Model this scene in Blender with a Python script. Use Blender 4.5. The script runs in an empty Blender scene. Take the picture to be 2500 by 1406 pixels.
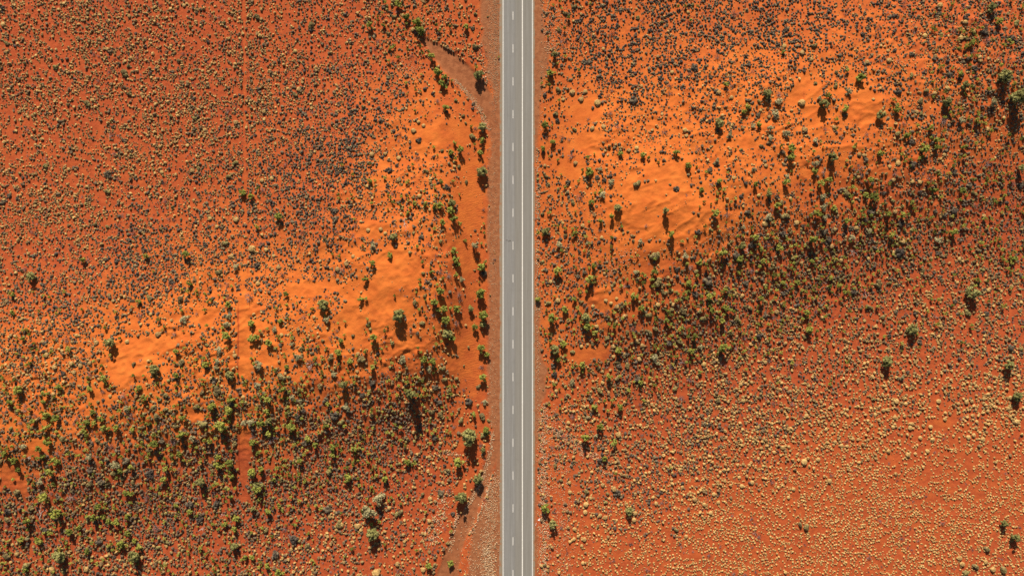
import bpy, math, random
import numpy as np
from mathutils import Vector

# ---------------------------------------------------------------- camera
S = 0.15                 # metres on the flat ground per photo pixel
CAMH = 250.0             # drone height
scene = bpy.context.scene
cam_d = bpy.data.cameras.new('camera')
cam = bpy.data.objects.new('camera', cam_d)
scene.collection.objects.link(cam)
cam.location = (0, 0, CAMH)
cam.rotation_euler = (0, 0, 0)
cam_d.sensor_width = 36.0
cam_d.lens = 36.0 * CAMH / (2500 * S)
cam_d.clip_start = 1.0
cam_d.clip_end = 20000.0
scene.camera = cam

# ---------------------------------------------------------------- sky and sun
SUN_EL, SUN_AZ = 30.5, -6.0          # azimuth from +Y (north, picture top), clockwise
SKY, SUN, EXPO = 0.05, 5.0, 0.66
world = bpy.data.worlds.new('World')
scene.world = world
world.use_nodes = True
wn = world.node_tree
wn.nodes.clear()
sky = wn.nodes.new('ShaderNodeTexSky')
sky.sky_type = 'NISHITA'
sky.sun_disc = False
sky.sun_elevation = math.radians(SUN_EL)
sky.sun_rotation = math.radians(SUN_AZ)
bg = wn.nodes.new('ShaderNodeBackground')
bg.inputs['Strength'].default_value = SKY
wo = wn.nodes.new('ShaderNodeOutputWorld')
wn.links.new(sky.outputs[0], bg.inputs[0])
wn.links.new(bg.outputs[0], wo.inputs[0])
sun_d = bpy.data.lights.new('sun', 'SUN')
sun_d.energy = SUN
sun_d.angle = math.radians(0.5)
sun_d.color = (1.0, 0.93, 0.82)
sun = bpy.data.objects.new('sun', sun_d)
scene.collection.objects.link(sun)
el, az = math.radians(SUN_EL), math.radians(SUN_AZ)
sv = Vector((math.sin(az) * math.cos(el), math.cos(az) * math.cos(el), math.sin(el)))
sun.rotation_euler = sv.to_track_quat('Z', 'Y').to_euler()
sun.location = sv * 500
scene.view_settings.view_transform = 'Standard'
scene.view_settings.look = 'None'
scene.view_settings.exposure = EXPO
scene.view_settings.gamma = 1.0
scene.view_settings.use_curve_mapping = False

# ---------------------------------------------------------------- noise helpers
_rs = np.random.RandomState(7)
_LAT = _rs.rand(16, 256, 256)
def vn(x, y, scale, k=0):
    """smooth value noise 0..1, feature size = scale"""
    x = np.asarray(x, float) / scale + 31.7 * k
    y = np.asarray(y, float) / scale + 17.3 * k
    xi = np.floor(x).astype(int); yi = np.floor(y).astype(int)
    fx = x - xi; fy = y - yi
    fx = fx * fx * (3 - 2 * fx); fy = fy * fy * (3 - 2 * fy)
    L = _LAT[k % 16]
    a = L[xi & 255, yi & 255]; b = L[(xi + 1) & 255, yi & 255]
    c = L[xi & 255, (yi + 1) & 255]; d = L[(xi + 1) & 255, (yi + 1) & 255]
    return (a * (1 - fx) + b * fx) * (1 - fy) + (c * (1 - fx) + d * fx) * fy
def fbm(x, y, scale, k=0, o=3):
    s = 0; w = 0
    for i in range(o):
        s = s + vn(x, y, scale / 2 ** i, k + i) * .55 ** i; w += .55 ** i
    return s / w
def sstep(a, b, x):
    t = np.clip((np.asarray(x, float) - a) / (b - a), 0, 1)
    return t * t * (3 - 2 * t)
def polydist(px, py, pts):
    """signed distance to a polyline (positive on its right-hand side, i.e. below it in the photo) and the parameter along it"""
    best = np.full(np.shape(px), 1e9); side = np.zeros(np.shape(px)); par = np.zeros(np.shape(px))
    n = len(pts) - 1
    for i in range(n):
        (x0, y0), (x1, y1) = pts[i][:2], pts[i + 1][:2]
        dx, dy = x1 - x0, y1 - y0
        t = ((px - x0) * dx + (py - y0) * dy) / (dx * dx + dy * dy)
        t = np.clip(t, 0, 1)
        ex, ey = px - (x0 + t * dx), py - (y0 + t * dy)
        d = np.hypot(ex, ey)
        m = d < best
        best = np.where(m, d, best)
        side = np.where(m, np.sign(dx * ey - dy * ex), side)
        par = np.where(m, i + t, par)
    return best, side, par

# ---------------------------------------------------------------- terrain: two red dunes cut by the road (coordinates in photo pixels of 0.15 m)
CREST_L = [(-4000, 1600, 5), (-900, 1220, 6), (0, 1060, 5.5), (200, 1020, 5.5), (400, 985, 6), (560, 945, 6), (720, 920, 6.3),
           (860, 870, 7), (960, 810, 8), (1025, 700, 8.5), (1045, 560, 7.5), (1065, 440, 5), (1095, 320, 2.5), (1130, 200, .5), (1160, 60, 0)]
CREST_R = [(1290, 760, 1.5), (1380, 715, 4), (1480, 650, 6.5), (1580, 600, 8), (1680, 535, 8), (1800, 480, 7.5), (1930, 415, 7.5),
           (2080, 360, 7), (2230, 295, 6.5), (2400, 190, 7), (2700, 90, 7), (3500, -200, 6), (6000, -900, 5)]
def dune(px, py, crest, wn_, ws_):
    d, s, t = polydist(px, py, crest)
    A = np.interp(t, np.arange(len(crest)), [c[2] for c in crest])
    w = np.where(s < 0, wn_, ws_)
    return A * np.exp(-(d / w) ** 2 * 1.0)
def base_h(px, py):
    h = 0
    offs = [(0, 0)] + [(28 * math.cos(a), 28 * math.sin(a)) for a in np.arange(6) * math.pi / 3] + \
           [(52 * math.cos(a + .5), 52 * math.sin(a + .5)) for a in np.arange(6) * math.pi / 3]
    for ox, oy in offs:
        h = h + dune(px + ox, py + oy, CREST_L, 290, 195) + dune(px + ox, py + oy, CREST_R, 300, 225)
    h = h / len(offs)
    h = h + (fbm(px, py, 150, 2) - .5) * 2.2 * sstep(.5, 4, h)
    return h
def roadmask(px, py):
    a = 1 - sstep(1060, 1185, px) * (1 - sstep(1335, 1450, px))
    return a
TRACK_A = [(1036, 98, 7), (1062, 122, 15), (1100, 155, 24), (1160, 212, 26), (1192, 262, 20), (1208, 320, 12), (1216, 380, 6)]
TRACK_B = [(1212, 1040, 6), (1206, 1095, 12), (1190, 1152, 13), (1158, 1229, 16), (1128, 1292, 19), (1108, 1345, 18), (1095, 1400, 26), (1085, 1480, 30)]
def strip(px, py, pts, soft=3.5):
    d, s, t = polydist(px, py, pts)
    w = np.interp(t, np.arange(len(pts)), [p[2] for p in pts])
    return 1 - sstep(w - soft, w + soft, d + (vn(px, py, 14, 8) - .5) * 7)
def height(x, y):
    px = 1250 + x / S; py = 703 - y / S
    r = roadmask(px, py)
    near = (np.abs(px - 1250) < 2200) & (np.abs(py - 703) < 1700)
    h = base_h(px, py) * r
    loose = sstep(1, 4.5, h)
    m = (fbm(px, py, 13, 4, 3) - .5)
    h = h + np.where(near, 1, 0) * r * ((fbm(px, py, 45, 5, 3) - .5) * (.25 + .75 * loose) + m * (.14 + .55 * loose * sstep(.35, .7, vn(px, py, 90, 9))))
    rg = 1 - np.abs(2 * fbm(px + 1.2 * py, py * 1.3, 62, 6, 3) - 1)          # short scalloped crests of blown sand
    rg2 = 1 - np.abs(2 * fbm(px, py, 26, 8, 2) - 1)
    h = h + np.where(near, 1, 0) * r * loose * (.36 * rg ** 5 * sstep(.35, .6, vn(px, py, 120, 7)) + .34 * rg2 ** 6 * sstep(.4, .65, vn(px, py, 70, 3)))
    edge = 1 - sstep(1205, 1222, px) * (1 - sstep(1303, 1316, px))
    cut = np.where(near, np.maximum(strip(px, py, TRACK_A, 5), strip(px, py, TRACK_B, 5)), 0)
    return (h - .45 * cut * (1 - sstep(1185, 1206, px))) * edge - .05 * (1 - edge)
def to_world(px, py, up=0.0):
    """where the view ray of a photo pixel meets the terrain raised by `up` metres"""
    px = np.asarray(px, float); py = np.asarray(py, float)
    X = (px - 1250) * S; Y = (703 - py) * S
    x, y = X, Y
    for _ in range(3):
        z = height(x, y) + up
        x = X * (CAMH - z) / CAMH; y = Y * (CAMH - z) / CAMH
    return x, y, height(x, y)

# ---------------------------------------------------------------- maps read from the photograph: one digit per 100 px cell, 25 x 14
def grid(rows):
    return np.array([[int(c) for c in r.replace(' ', '')] for r in rows.strip().split('\n')], float)
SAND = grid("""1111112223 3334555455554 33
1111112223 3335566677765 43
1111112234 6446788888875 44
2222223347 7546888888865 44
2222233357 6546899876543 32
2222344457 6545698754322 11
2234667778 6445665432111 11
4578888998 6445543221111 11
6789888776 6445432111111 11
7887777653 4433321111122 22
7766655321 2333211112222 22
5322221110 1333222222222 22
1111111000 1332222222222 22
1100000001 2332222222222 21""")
DY = grid("""9999877776 6303322221234 44
9999887776 4202222334444 44
8888888764 2101233333223 44
8888887652 1101232222123 33
8888776432 2102210111123 34
8877665432 2102210113445 67
6666555431 1103222245667 88
5544432210 1103333567888 77
6532221211 1102345888877 76
6542332223 2102688887665 55
4444555578 4203788765311 11
4667888888 5201365321000 00
7788888886 4101211000000 00
7888888765 3101100000000 00""")
DP = grid("""1111111222 2002689998864 44
1111111223 1103888775544 44
1111112355 1102653222223 34
1111124784 1002121222113 33
1111356884 3004310122333 33
1123556873 2004310122332 22
3467544531 1004301222221 11
6664222210 1002211111111 12
4311221110 1002211111111 13
1210121111 1001111111111 11
1111111233 1001111221000 00
1111111123 2001233210000 00
1111111233 1001121000000 00
1111113311 1000000000000 00""")
DG = grid("""0000000002 1001101000000 22
0000000000 1001000000001 33
0000000000 1000000010111 33
0000000000 1101000000112 22
0000000011 2102100001123 34
0000000011 2101100233455 55
0000000000 3102203577643 33
0111110111 3104456654322 11
1111222122 1103454311100 00
3233444545 3102230000000 00
4455666765 3000000000000 00
6777787643 1000000000000 00
6666665321 0000000000000 00
4433442211 0000000000000 00""")
DC = grid("""0000000000 0000000000000 00
0000000000 0000000000000 00
0000000000 0000000000000 00
0000000000 0000000000000 00
0000000000 0000000000000 00
0000000000 0000000000000 00
0000000000 0000000000000 00
0000000000 0000000000000 00
0000000000 0000000000000 00
0000000000 0000000000012 34
0000000000 0000000012344 44
0000000000 0000123456788 98
0000000000 0000456878899 99
0000000000 0001578878999 98""")
def samp(G, px, py, warp=30):
    px = np.asarray(px, float); py = np.asarray(py, float)
    qx = px + (vn(px, py, 80, 11) - .5) * warp * 2; qy = py + (vn(px, py, 80, 12) - .5) * warp * 2
    u = np.clip(qx / 100 - .5, 0, 23.999); v = np.clip(qy / 100 - .5, 0, 12.999)
    i = u.astype(int); j = v.astype(int); fu = u - i; fv = v - j
    return (G[j, i] * (1 - fu) + G[j, i + 1] * fu) * (1 - fv) + (G[j + 1, i] * (1 - fu) + G[j + 1, i + 1] * fu) * fv

# bare patches of sand: cx, cy, rx, ry
BARE = [(596, 130, 4.5, 220), (598, 430, 4, 150), (1590, 475, 75, 55), (1560, 535, 60, 30), (1620, 420, 60, 30), (1500, 520, 30, 40), (2110, 262, 38, 55), (965, 660, 70, 55), (925, 715, 65, 45), (960, 745, 55, 30),
        (340, 855, 60, 38), (395, 835, 40, 30), (300, 900, 40, 40), (635, 880, 40, 22), (600, 850, 25, 45), (1150, 490, 32, 110), (1140, 640, 25, 60), (1135, 830, 38, 70),
        (1160, 900, 22, 60), (1120, 890, 45, 28), (760, 705, 60, 22), (1820, 348, 60, 16), (1100, 320, 55, 40), (1040, 330, 40, 40), (595, 800, 22, 150),
        (595, 1120, 18, 90), (470, 1010, 30, 22), (500, 770, 30, 25), (250, 970, 55, 25), (1400, 400, 55, 28), (1430, 340, 40, 22), (1480, 730, 45, 28), (1440, 860, 55, 20),
        (900, 560, 40, 20), (1660, 540, 50, 25), (2300, 1030, 40, 14), (90, 1090, 55, 25), (30, 1160, 35, 50), (1960, 230, 40, 45), (2000, 280, 35, 25), (860, 780, 35, 60),
        (985, 850, 55, 22), (1150, 1085, 30, 14), (140, 1290, 5, 5), (2360, 1130, 12, 6), (40, 1040, 30, 14), (1425, 270, 45, 30)]
def bare(px, py):
    m = np.zeros(np.shape(px))
    w = (vn(px, py, 22, 6) - .5) * .9
    for cx, cy, rx, ry in BARE:
        d = np.hypot((px - cx) / rx, (py - cy) / ry) + w
        m = np.maximum(m, 1 - sstep(.7, 1.15, d))
    return m
LEDGE = [(-300, 1150), (0, 1172), (110, 1180), (190, 1190), (235, 1204), (290, 1203), (330, 1193), (700, 1190), (1000, 1193), (1060, 1204), (1130, 1208), (1180, 1196), (1240, 1178), (1300, 1150), (1406, 1140), (1700, 1140)]
REDGE = [(-300, 1330), (0, 1324), (90, 1330), (130, 1345), (190, 1330), (300, 1316), (380, 1309), (700, 1308), (740, 1318), (860, 1322), (900, 1334), (970, 1332), (1000, 1320), (1100, 1311), (1700, 1311)]
def shoulder(px, py):
    le = np.interp(py, [a for a, b in LEDGE], [b for a, b in LEDGE]) + (vn(px, py, 25, 10) - .5) * 12
    re = np.interp(py, [a for a, b in REDGE], [b for a, b in REDGE]) + (vn(px, py, 25, 13) - .5) * 10
    return sstep(le - 6, le + 6, px) * (1 - sstep(re - 5, re + 5, px))
# ---------------------------------------------------------------- plants picked out one by one in the photograph
# g bright green shrub, t grey-green tree, o olive bristly bush, d leafless bush, w silver shrub, y spinifex hummock, k dark round bush, f fallen branch
# tile origin (photo px) : kind x,y,radius[,height factor] in units of a quarter pixel
HAND = {
(0, 0): "o530,650,38 o1200,700,55 o1245,640,28 d910,530,30 y25,240,28 y1257,160,22 y1325,150,18 y1045,480,22 k360,707,16 o840,1000,45 d1085,1320,40 d1160,1330,30 d1735,595,30 o55,420,28 k20,80,28 d1560,50,28 d1340,560,30 o1250,910,32 k1100,1230,25",
(400, 0): "y195,55,20 y310,213,20 d570,75,28 d535,170,30 o575,220,25 o900,155,35 d1210,510,20 y1280,500,22 o1270,920,38 y1315,870,28 y700,1195,28 d630,1080,40 o1430,240,45 d1115,270,25 d1725,650,30 o140,590,32 d1450,1095,32 d1605,1240,28 y975,1090,26 o60,1130,30 o290,1150,35 k290,970,26",
(800, 0): "g680,40,35 g765,170,32 g870,215,40 g900,295,42,1.15 o640,160,32 g415,250,32 g545,245,25 o590,325,30 y830,290,25 d980,320,30 g905,450,18 g1015,560,35 g1065,700,42 g1135,750,30 g1120,815,35 g1210,790,22 o1160,810,28 t1475,725,48 g1445,655,22 o1440,130,25 g1355,260,28 k1415,280,25 o1560,160,15 o1385,200,20 o1440,450,45 y1385,440,18 g1148,1050,35 d1070,990,35 o1245,975,25 k1425,1010,22 k1415,1060,22 t1505,1240,42 g1500,1365,35 o1410,1330,45 o1345,1200,22 g1400,1235,22 y835,1275,28 d700,1310,35 k890,1360,35 k15,1240,25 d130,640,32 o345,1040,30 g1668,560,14 y885,1190,20 y935,1225,22 g1240,1395,25 o1320,1130,25 o1525,1120,15",
(1200, 0): "o810,60,38 o720,130,32 y875,140,18 o655,280,28 d680,400,42 d695,350,25 t615,530,28,1.3 g575,710,32 o650,870,42 y790,900,32 y915,893,25 y700,970,22 y875,970,28 y1035,1000,40 o625,1105,38 k650,1180,28 g525,1220,35 d690,1340,42 g600,1380,28 o815,1260,32 d540,1350,30 y1095,1235,28 y985,1250,25 d1175,330,45 k1050,690,26 d1185,885,38 d1130,940,30 k1385,965,45 d1520,920,32 y1460,840,20 k990,475,18 y1090,480,20 o1430,165,30 d1620,320,30 o1660,210,30 d1160,1100,40 d950,1165,28 d1740,835,38 d1740,910,36 d1230,1240,38 y1760,705,22 y1665,1115,20 d1690,1290,55 k520,935,28",
(1600, 0): "o370,40,32 g300,60,22 g405,60,20 y320,120,18 d320,215,28 d780,130,50 k1120,185,28 k1305,335,35 d840,380,32 k1200,430,30 y1260,450,26 g1245,505,24 o1560,440,38 y1435,515,28 y1525,580,25 d1300,615,25 k1370,655,30 d610,560,45 k395,660,38 d330,720,35 y160,705,25 k535,745,30 d775,605,22 k880,550,25 d945,700,32 g690,825,26 d740,830,35 y620,900,26 y745,950,22 k585,1015,26 t1095,920,42 o1015,985,28 d1210,920,50 w1210,990,40 y1435,1000,38 w1600,960,32 t1640,1020,45 g1685,930,28 o1770,830,38 o1775,700,30 g865,1085,26 g900,1040,28 k1010,1110,32 w1170,1120,50 t620,1200,45 d325,1180,35 k480,1155,24 o845,1170,18 g1010,1215,28 w950,1235,32 w725,1320,38 w1280,1300,45 w1130,1250,38 y1460,1265,32 y1745,1240,25 y290,1270,25 y305,1325,22 w1560,1375,35 o1565,810,26 w1120,1350,38",
(2050, 0): "d90,85,28 d60,140,28 k285,180,22 k235,330,26 d380,280,35 g205,750,42 g65,1060,34 o80,660,34 w95,900,42 y485,590,28 d575,600,38 y270,605,25 k535,495,25 y475,495,20 y330,970,18 t400,1120,42 o1090,75,30 y985,50,30 d1220,75,35 t1490,75,42 g1545,205,35 o1740,215,42 k1430,290,45 d1115,300,45 d1105,235,28 y1230,215,25 k1240,165,28 y1310,305,25 k1530,320,24 y1185,370,30 y1240,378,20 d1440,385,50 k1670,360,45 g1285,420,28 k1455,440,25 y835,350,28 d740,310,35 g725,95,20 k700,530,26 y935,550,24 y1370,560,25 k1250,575,28 d1310,500,45 k1335,668,32 d1030,560,30 o715,730,34 g885,655,20 g965,665,18 g1175,715,28 k1080,730,38 k1255,685,22 t1620,740,60 t1760,930,70 y1285,755,22 t1230,830,35 o1320,840,32 y1055,860,26 o855,880,28 k580,890,45 y930,910,24 o800,980,42 g560,1060,34 g570,1010,18 y750,1090,25 o805,1110,30 t1050,1000,45 y1170,1010,22 d1010,1180,60 w1180,1170,45 o575,1300,42 g655,1325,28 g1015,1280,22 g895,1245,28 g945,1370,28 o620,1265,25 k910,1320,24 g1160,1105,20 k1385,1130,22 y1445,1260,26 k1345,1295,28 y1605,1150,20 w1500,1000,45 k700,1385,30 g1355,1090,20",
(0, 352): "o425,210,35 d450,140,28 o610,240,28 y665,245,18 k215,320,22 k80,500,28 k1050,300,45 d1145,345,30 o1035,455,38 d1610,550,42 o1035,800,28 o920,780,32 d1300,870,40 g805,1130,30 d860,1120,25 g1420,1095,26 t295,1295,42 d240,1220,35 o450,1330,20 k165,530,25 k20,560,28 d700,1005,28 y1575,275,22 d690,1290,30 d1700,740,28 k1670,1340,30 d1660,1040,40",
(400, 352): "o690,175,38 d650,100,30 o745,270,24 y270,260,24 o330,240,28 g760,475,34 g850,510,30 g920,430,20 d960,450,42 y955,355,24 y1050,335,24 o620,310,35 g450,320,20 o80,610,28 g1120,700,35 d1150,750,25 g910,810,24 d970,820,32 y700,735,32 y515,805,20 y445,725,24 k430,795,30 d1340,860,35 d1320,940,24 o1570,920,34 g1645,1070,18 g1710,1090,22 k1640,650,38 k1660,730,35 k1780,700,28 g1705,490,20 k1770,380,28 k1690,285,25 o585,965,45 k390,975,28 g215,1080,34 d270,1060,30 d60,1030,42 k905,1180,42 o530,1250,45 d620,1380,40 g250,1355,28 d90,1370,35 y915,1360,26 y1070,1090,20 w700,1200,40 d1150,1270,45 y1115,1200,26 d1660,1260,40 y1690,1220,30 y1780,1170,28 y995,1030,26 y855,1020,40 y660,1090,24 d940,970,30",
(800, 352): "g1290,45,34,1.2 g1200,80,28 o1110,60,26 g1485,80,28 t1500,270,52 d865,130,48 o1280,215,32 k1170,420,38 o1350,370,24 g1283,490,16 y1000,365,20 g415,200,20 g410,360,26 k405,425,24 y695,350,28 o720,390,20 k580,400,24 y560,95,22 y430,100,28 k595,250,32 k680,210,30 y690,135,28 o790,245,22 g1045,305,20 g1100,350,18 g850,575,24 g955,590,30 g1045,610,32 g1100,600,34 t1210,570,36 g1195,650,36 g1230,720,38,1.2 g1115,760,30 g775,670,24 o725,610,26 g720,510,22 g790,550,18 y895,505,24 g940,460,22 g1050,430,18 t645,905,34 g600,1080,28 g430,1160,30 g365,1310,30 f755,790,60 d790,890,35 w440,995,42 k185,700,38 d270,790,42 d95,280,28 k45,730,30 k340,910,30 y395,840,24 y515,830,24 y560,870,20 g105,490,20 g335,990,22 g110,1100,24 y245,1095,22 w1435,990,46,1.9 g1500,965,20 o1540,980,20 g1500,1205,42 g1530,1155,22 k1515,1260,38 g1240,1040,34 g1250,1120,34 g1270,1170,28 o1160,1075,22 o1095,950,30 d975,975,34 k905,905,30 d1055,1085,22 g925,1150,22,1.3 g1010,1250,24 o930,1260,24 d1100,1250,42 d1180,1280,48 g1250,1270,24 w1310,1320,38 g1070,1370,22 o1430,1230,18 d1520,640,28 g1525,865,20 k1440,840,18 y180,1180,24 y90,1220,30 d70,1260,38 d850,720,20 d150,1220,45",
(1200, 352): "g505,45,28 o550,75,20 g650,155,22 g935,115,22 g1000,95,16 d790,120,50 y820,185,25 g885,250,22 g955,270,40 k1030,330,28 w1060,245,30 k750,370,35 k1095,350,28 w1165,375,40 g845,360,18 y520,210,20 g1260,95,24 g1470,105,26 g1530,130,22,1.2 g1625,175,20,1.3 y1415,40,26 y1340,60,22 y1405,75,16 o1425,385,48 d1320,150,20 o1745,395,20 k1785,440,22 g1015,475,22 g975,570,28 d860,520,50 o800,570,30 w1080,490,42 w745,465,25 o560,390,26 o530,310,32 t1235,620,38 g1170,700,24,1.3 g1060,745,24,1.2 w1005,695,22 g950,760,20 k1000,755,22 k870,665,22 k880,720,18 g820,660,18 t1700,650,30,2.0 g1755,870,34,1.5 w1455,950,28 d1510,800,30 o1330,850,20 g1360,1100,18 o1595,1080,62 g1585,1255,32 g1565,1315,26 o1630,1340,55 g1480,1350,24 g650,1240,42 g965,1320,44 g1250,1190,18 o1255,1250,18 w1410,1250,28 g1120,1240,18 k1050,1195,30 g1000,1185,25 t530,845,38 o500,680,30 g545,670,18 g655,800,22 y695,770,18 g610,790,15 y890,795,24 o725,890,28 g820,870,26 k905,860,28 k665,930,28 w660,985,38 k735,1045,22 k880,950,18 w930,970,22 k945,1065,25 k860,1050,22 k865,1130,18 d640,1140,24 w680,1190,18 o805,1180,22 g830,1210,20 k850,1290,25 k915,1240,35 g800,1090,16 d550,1290,28 y575,1340,22 d430,730,22 g455,860,24 y1075,910,20 k805,1380,24 d1310,1385,30",
(1600, 352): "g205,85,32 g328,205,32 g403,215,18 k540,240,35 w600,170,35 d420,50,45 g500,270,22 g700,280,20 y765,330,22 g625,355,26 d550,390,35 g630,440,20 g450,445,28 g480,555,20 g435,605,16 g545,580,16 k210,440,35 g580,670,38 d690,690,42 g785,45,16 y730,50,16 o840,50,25 w960,240,28 y1080,210,22 o1040,15,25 w1285,320,32 g1280,375,32 g1325,40,38 g1325,130,34,1.2 g1225,20,24 g1330,260,20 g1550,65,22 t1725,130,45,1.1 w1565,190,42 g1560,265,34 d1640,270,38 g1615,385,34 g1700,345,28,1.4 k890,370,32 g975,390,26 o1150,370,22 t1110,490,30 k1190,510,26 y1320,530,20 k1118,545,18 y1010,500,22 w1100,705,44 o1235,570,35 g1190,590,30 o1280,695,55 y1380,765,26 k1450,790,28 y1070,775,32 g1160,750,16 o1335,850,24 k915,650,32 g690,765,16 g940,820,24,1.2 g980,905,30 g800,895,22,1.3 w860,810,30 d710,835,28 k420,860,34 o745,950,22 t850,985,34 f885,1030,40 k940,980,40 d1090,980,60 g1015,980,22 g1035,1020,25 g1215,1020,32 k1245,880,38 g1540,930,38,1.2 g1630,940,24 k1640,850,45 k1700,920,38 y1720,995,28 g1580,670,32 g1565,605,18 g1745,620,30 w1640,620,50 w1650,720,40 y1750,830,26 w1630,520,40 g1770,960,22 g670,1050,40 k700,1120,28 g435,1155,30 w290,1090,42 o25,1080,42 g510,1210,20 k495,1260,20 o650,1200,26 k210,1220,30 d340,1200,42 o400,1240,35 k520,1320,55 g385,1380,24 g325,1350,30 o30,1340,50 g1055,1140,28 g820,1130,32 k800,1080,42 d940,1230,50 g1535,1140,25 g1680,1170,22 o1235,1240,32 o1300,1210,26 o1350,1110,32 o1380,1150,28 o1470,1200,24 o1600,1290,28 g875,1310,18 g940,1380,22 y970,1310,22 k890,1360,35 g1250,1350,25 k780,1360,22 o1200,1370,25 g1710,1300,25 g1385,1350,25 y125,1300,20",
(2050, 352): "g405,85,30,1.3 g70,158,20 y195,100,24 y235,110,22 k255,145,30 y490,220,22 g825,35,42 g950,30,26 g1220,30,28 g815,115,24 y1020,105,22 k725,190,38 y575,185,30 d190,240,55 d540,285,45 g1050,290,16,1.4 d880,325,60 y785,370,24 y525,350,25 y710,365,22 g305,345,28 y185,320,20 k1130,265,35 o720,470,28 k790,465,28 g925,450,25 o75,475,50 g340,520,45 y150,660,22 g265,495,30 k430,470,35 o530,555,34 g705,565,26 g735,625,20 g625,690,30 g475,680,30,1.3 o430,660,25 y545,660,25 g235,700,25 k265,740,28 k300,660,42 g70,750,28 y165,815,26 k120,810,28 w290,850,38 k40,880,28 w130,910,40 g500,885,25 k610,770,42 g770,740,22 k320,940,25 k600,1050,60 f130,1050,60 g415,1025,20 g685,1010,24 y20,1130,24 y170,1150,20 y280,1115,20 y525,1055,22 o330,1100,28 g850,940,16 w960,940,45 g1125,860,34,1.2 k1130,650,45 k940,650,28 y1000,685,22 y1410,700,22 o890,770,32 y1095,770,20 k1270,390,35 g1200,450,30 o1340,490,28 d1330,600,42 o1310,550,22 g1395,970,24 g1480,950,18 t1780,230,32,1.3 d1690,380,40 k1760,400,40 g1450,360,20 d1450,190,60 o1710,120,25 y895,1110,22 k955,1060,25 o1040,1080,22 g1705,1120,26 o820,1225,30 y1170,1120,22 y620,950,28 g60,1170,20 y1680,1385,20 o395,1355,50 y250,1320,18 o115,1270,28 g1450,1335,20 o590,1260,28 k1355,1360,20 g1795,1300,22",
(0, 704): "g110,60,26 g425,70,22 g475,85,22 d750,110,40 y1060,65,22 o1440,90,38 g1350,130,25 g1120,230,22 y1100,120,20 d1370,260,40 y1465,250,20 g120,240,26 k1150,275,22 k1230,270,22 k835,265,25 y800,355,18 g215,405,24 g265,410,20 g220,490,26 g325,540,22 g310,600,24 g360,600,22 y410,520,20 y935,530,28 t1060,530,46,1.2 g1165,485,22 o1080,680,26 y1235,520,24 g660,595,32 y725,665,20 y450,650,30 y540,690,20 g545,725,14 y525,770,28 y780,755,26 y690,735,28 y870,730,24 y720,820,24 k600,825,32 d210,700,45 d650,510,50 d870,840,42 o1290,740,32 d1370,700,28 t1500,790,50 g1015,880,38 g1355,965,25 g865,985,34 d1000,1010,35 g565,965,30 g165,985,42 g440,1020,32 y515,1030,24 g415,1110,25 g85,1115,36 y1070,1050,20 d1200,1050,45 g1410,1060,32 o1540,1090,34 o1600,1040,42 g1715,620,26 g1715,850,28 g1780,850,22 g1715,950,24 y1630,630,16 d1700,445,35 y1535,450,32 w1435,430,22 o945,1110,24 k1000,1095,22 g905,1210,28 k1095,1150,28 d240,1190,40 o150,1200,34 g440,1240,38 g545,1270,34 d340,1240,35 o90,1270,24 g320,1290,25 g430,1360,32 d720,1320,30 g840,1310,32 g910,1310,25 g1020,1360,30 g1130,1360,30 g985,1270,30 d1280,1260,60 w1230,1180,40 o1600,1180,38 o1650,1200,28 o1510,1250,45 d1590,1320,30 o1700,1350,42 g1290,1380,25 o1380,1360,35 g810,1390,26 o590,1370,26 o90,1370,30 g370,1395,20 d200,1310,40 g585,1150,20 g490,1150,18 o1480,1160,34 y740,460,20",
(400, 704): "g450,115,24 g405,55,20 g390,210,22 g530,65,14 d620,90,35 g620,155,30 o150,110,45 w190,300,50 d320,250,28 g415,365,24 d835,90,65 g1190,60,26 g1200,160,24 g1095,190,18 g1300,150,18 t1550,160,54 w1590,305,42 g1130,315,26 g1210,300,20 g850,335,32 d1365,285,38 w1080,400,32 w630,270,35 w610,350,40 g605,470,40 g575,425,18 g850,490,36 g900,475,30 g1015,530,34 g1095,575,18 w1240,545,30 y1145,455,22 g1150,520,18 y1210,455,16 o1395,480,26 o1545,510,24 k1480,600,26 d1690,415,28 d1655,450,28 d1620,490,26 g1730,515,26 g1765,320,20 o1620,680,50 g1700,625,34 g1700,745,20 w930,755,55 d1440,740,75 o1130,870,62 g1190,770,28 g1150,980,36 o1220,920,26 t640,845,42 k485,880,28 g400,740,34 o160,730,42 g125,860,26 g185,850,22 g115,610,24 o500,1000,60 k720,995,28 y770,1060,22 w965,1020,28 g1015,1080,32 w925,940,40 w1245,1065,32 w1330,1095,32 g1400,910,22 o1510,960,30 k1580,1090,34 w1745,945,36,2 o1650,850,34 g1085,1120,20 g650,1085,34 k665,1130,30 g630,1200,42 g635,1290,26 g460,1150,42 o305,1160,42 o360,1020,34 g195,1160,20 g200,1265,26 k340,660,24 o420,660,30 w540,600,42 w520,710,30 w500,770,30 y690,655,24 y630,670,14 k615,970,24 o40,1200,34 o100,1350,50 o360,1330,60 g560,1340,50 w770,1310,35 w840,1300,40 g940,1310,34 t1020,1290,32,1.3 g1000,1200,28 g1190,1220,24 k1310,1250,38 k1370,1195,34 g1240,1350,42 k1650,1240,60 o1560,1310,35 g1580,1345,28 k1770,1160,42 o1720,1310,45 o1345,580,35 w1310,670,45 o410,550,30",
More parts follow.
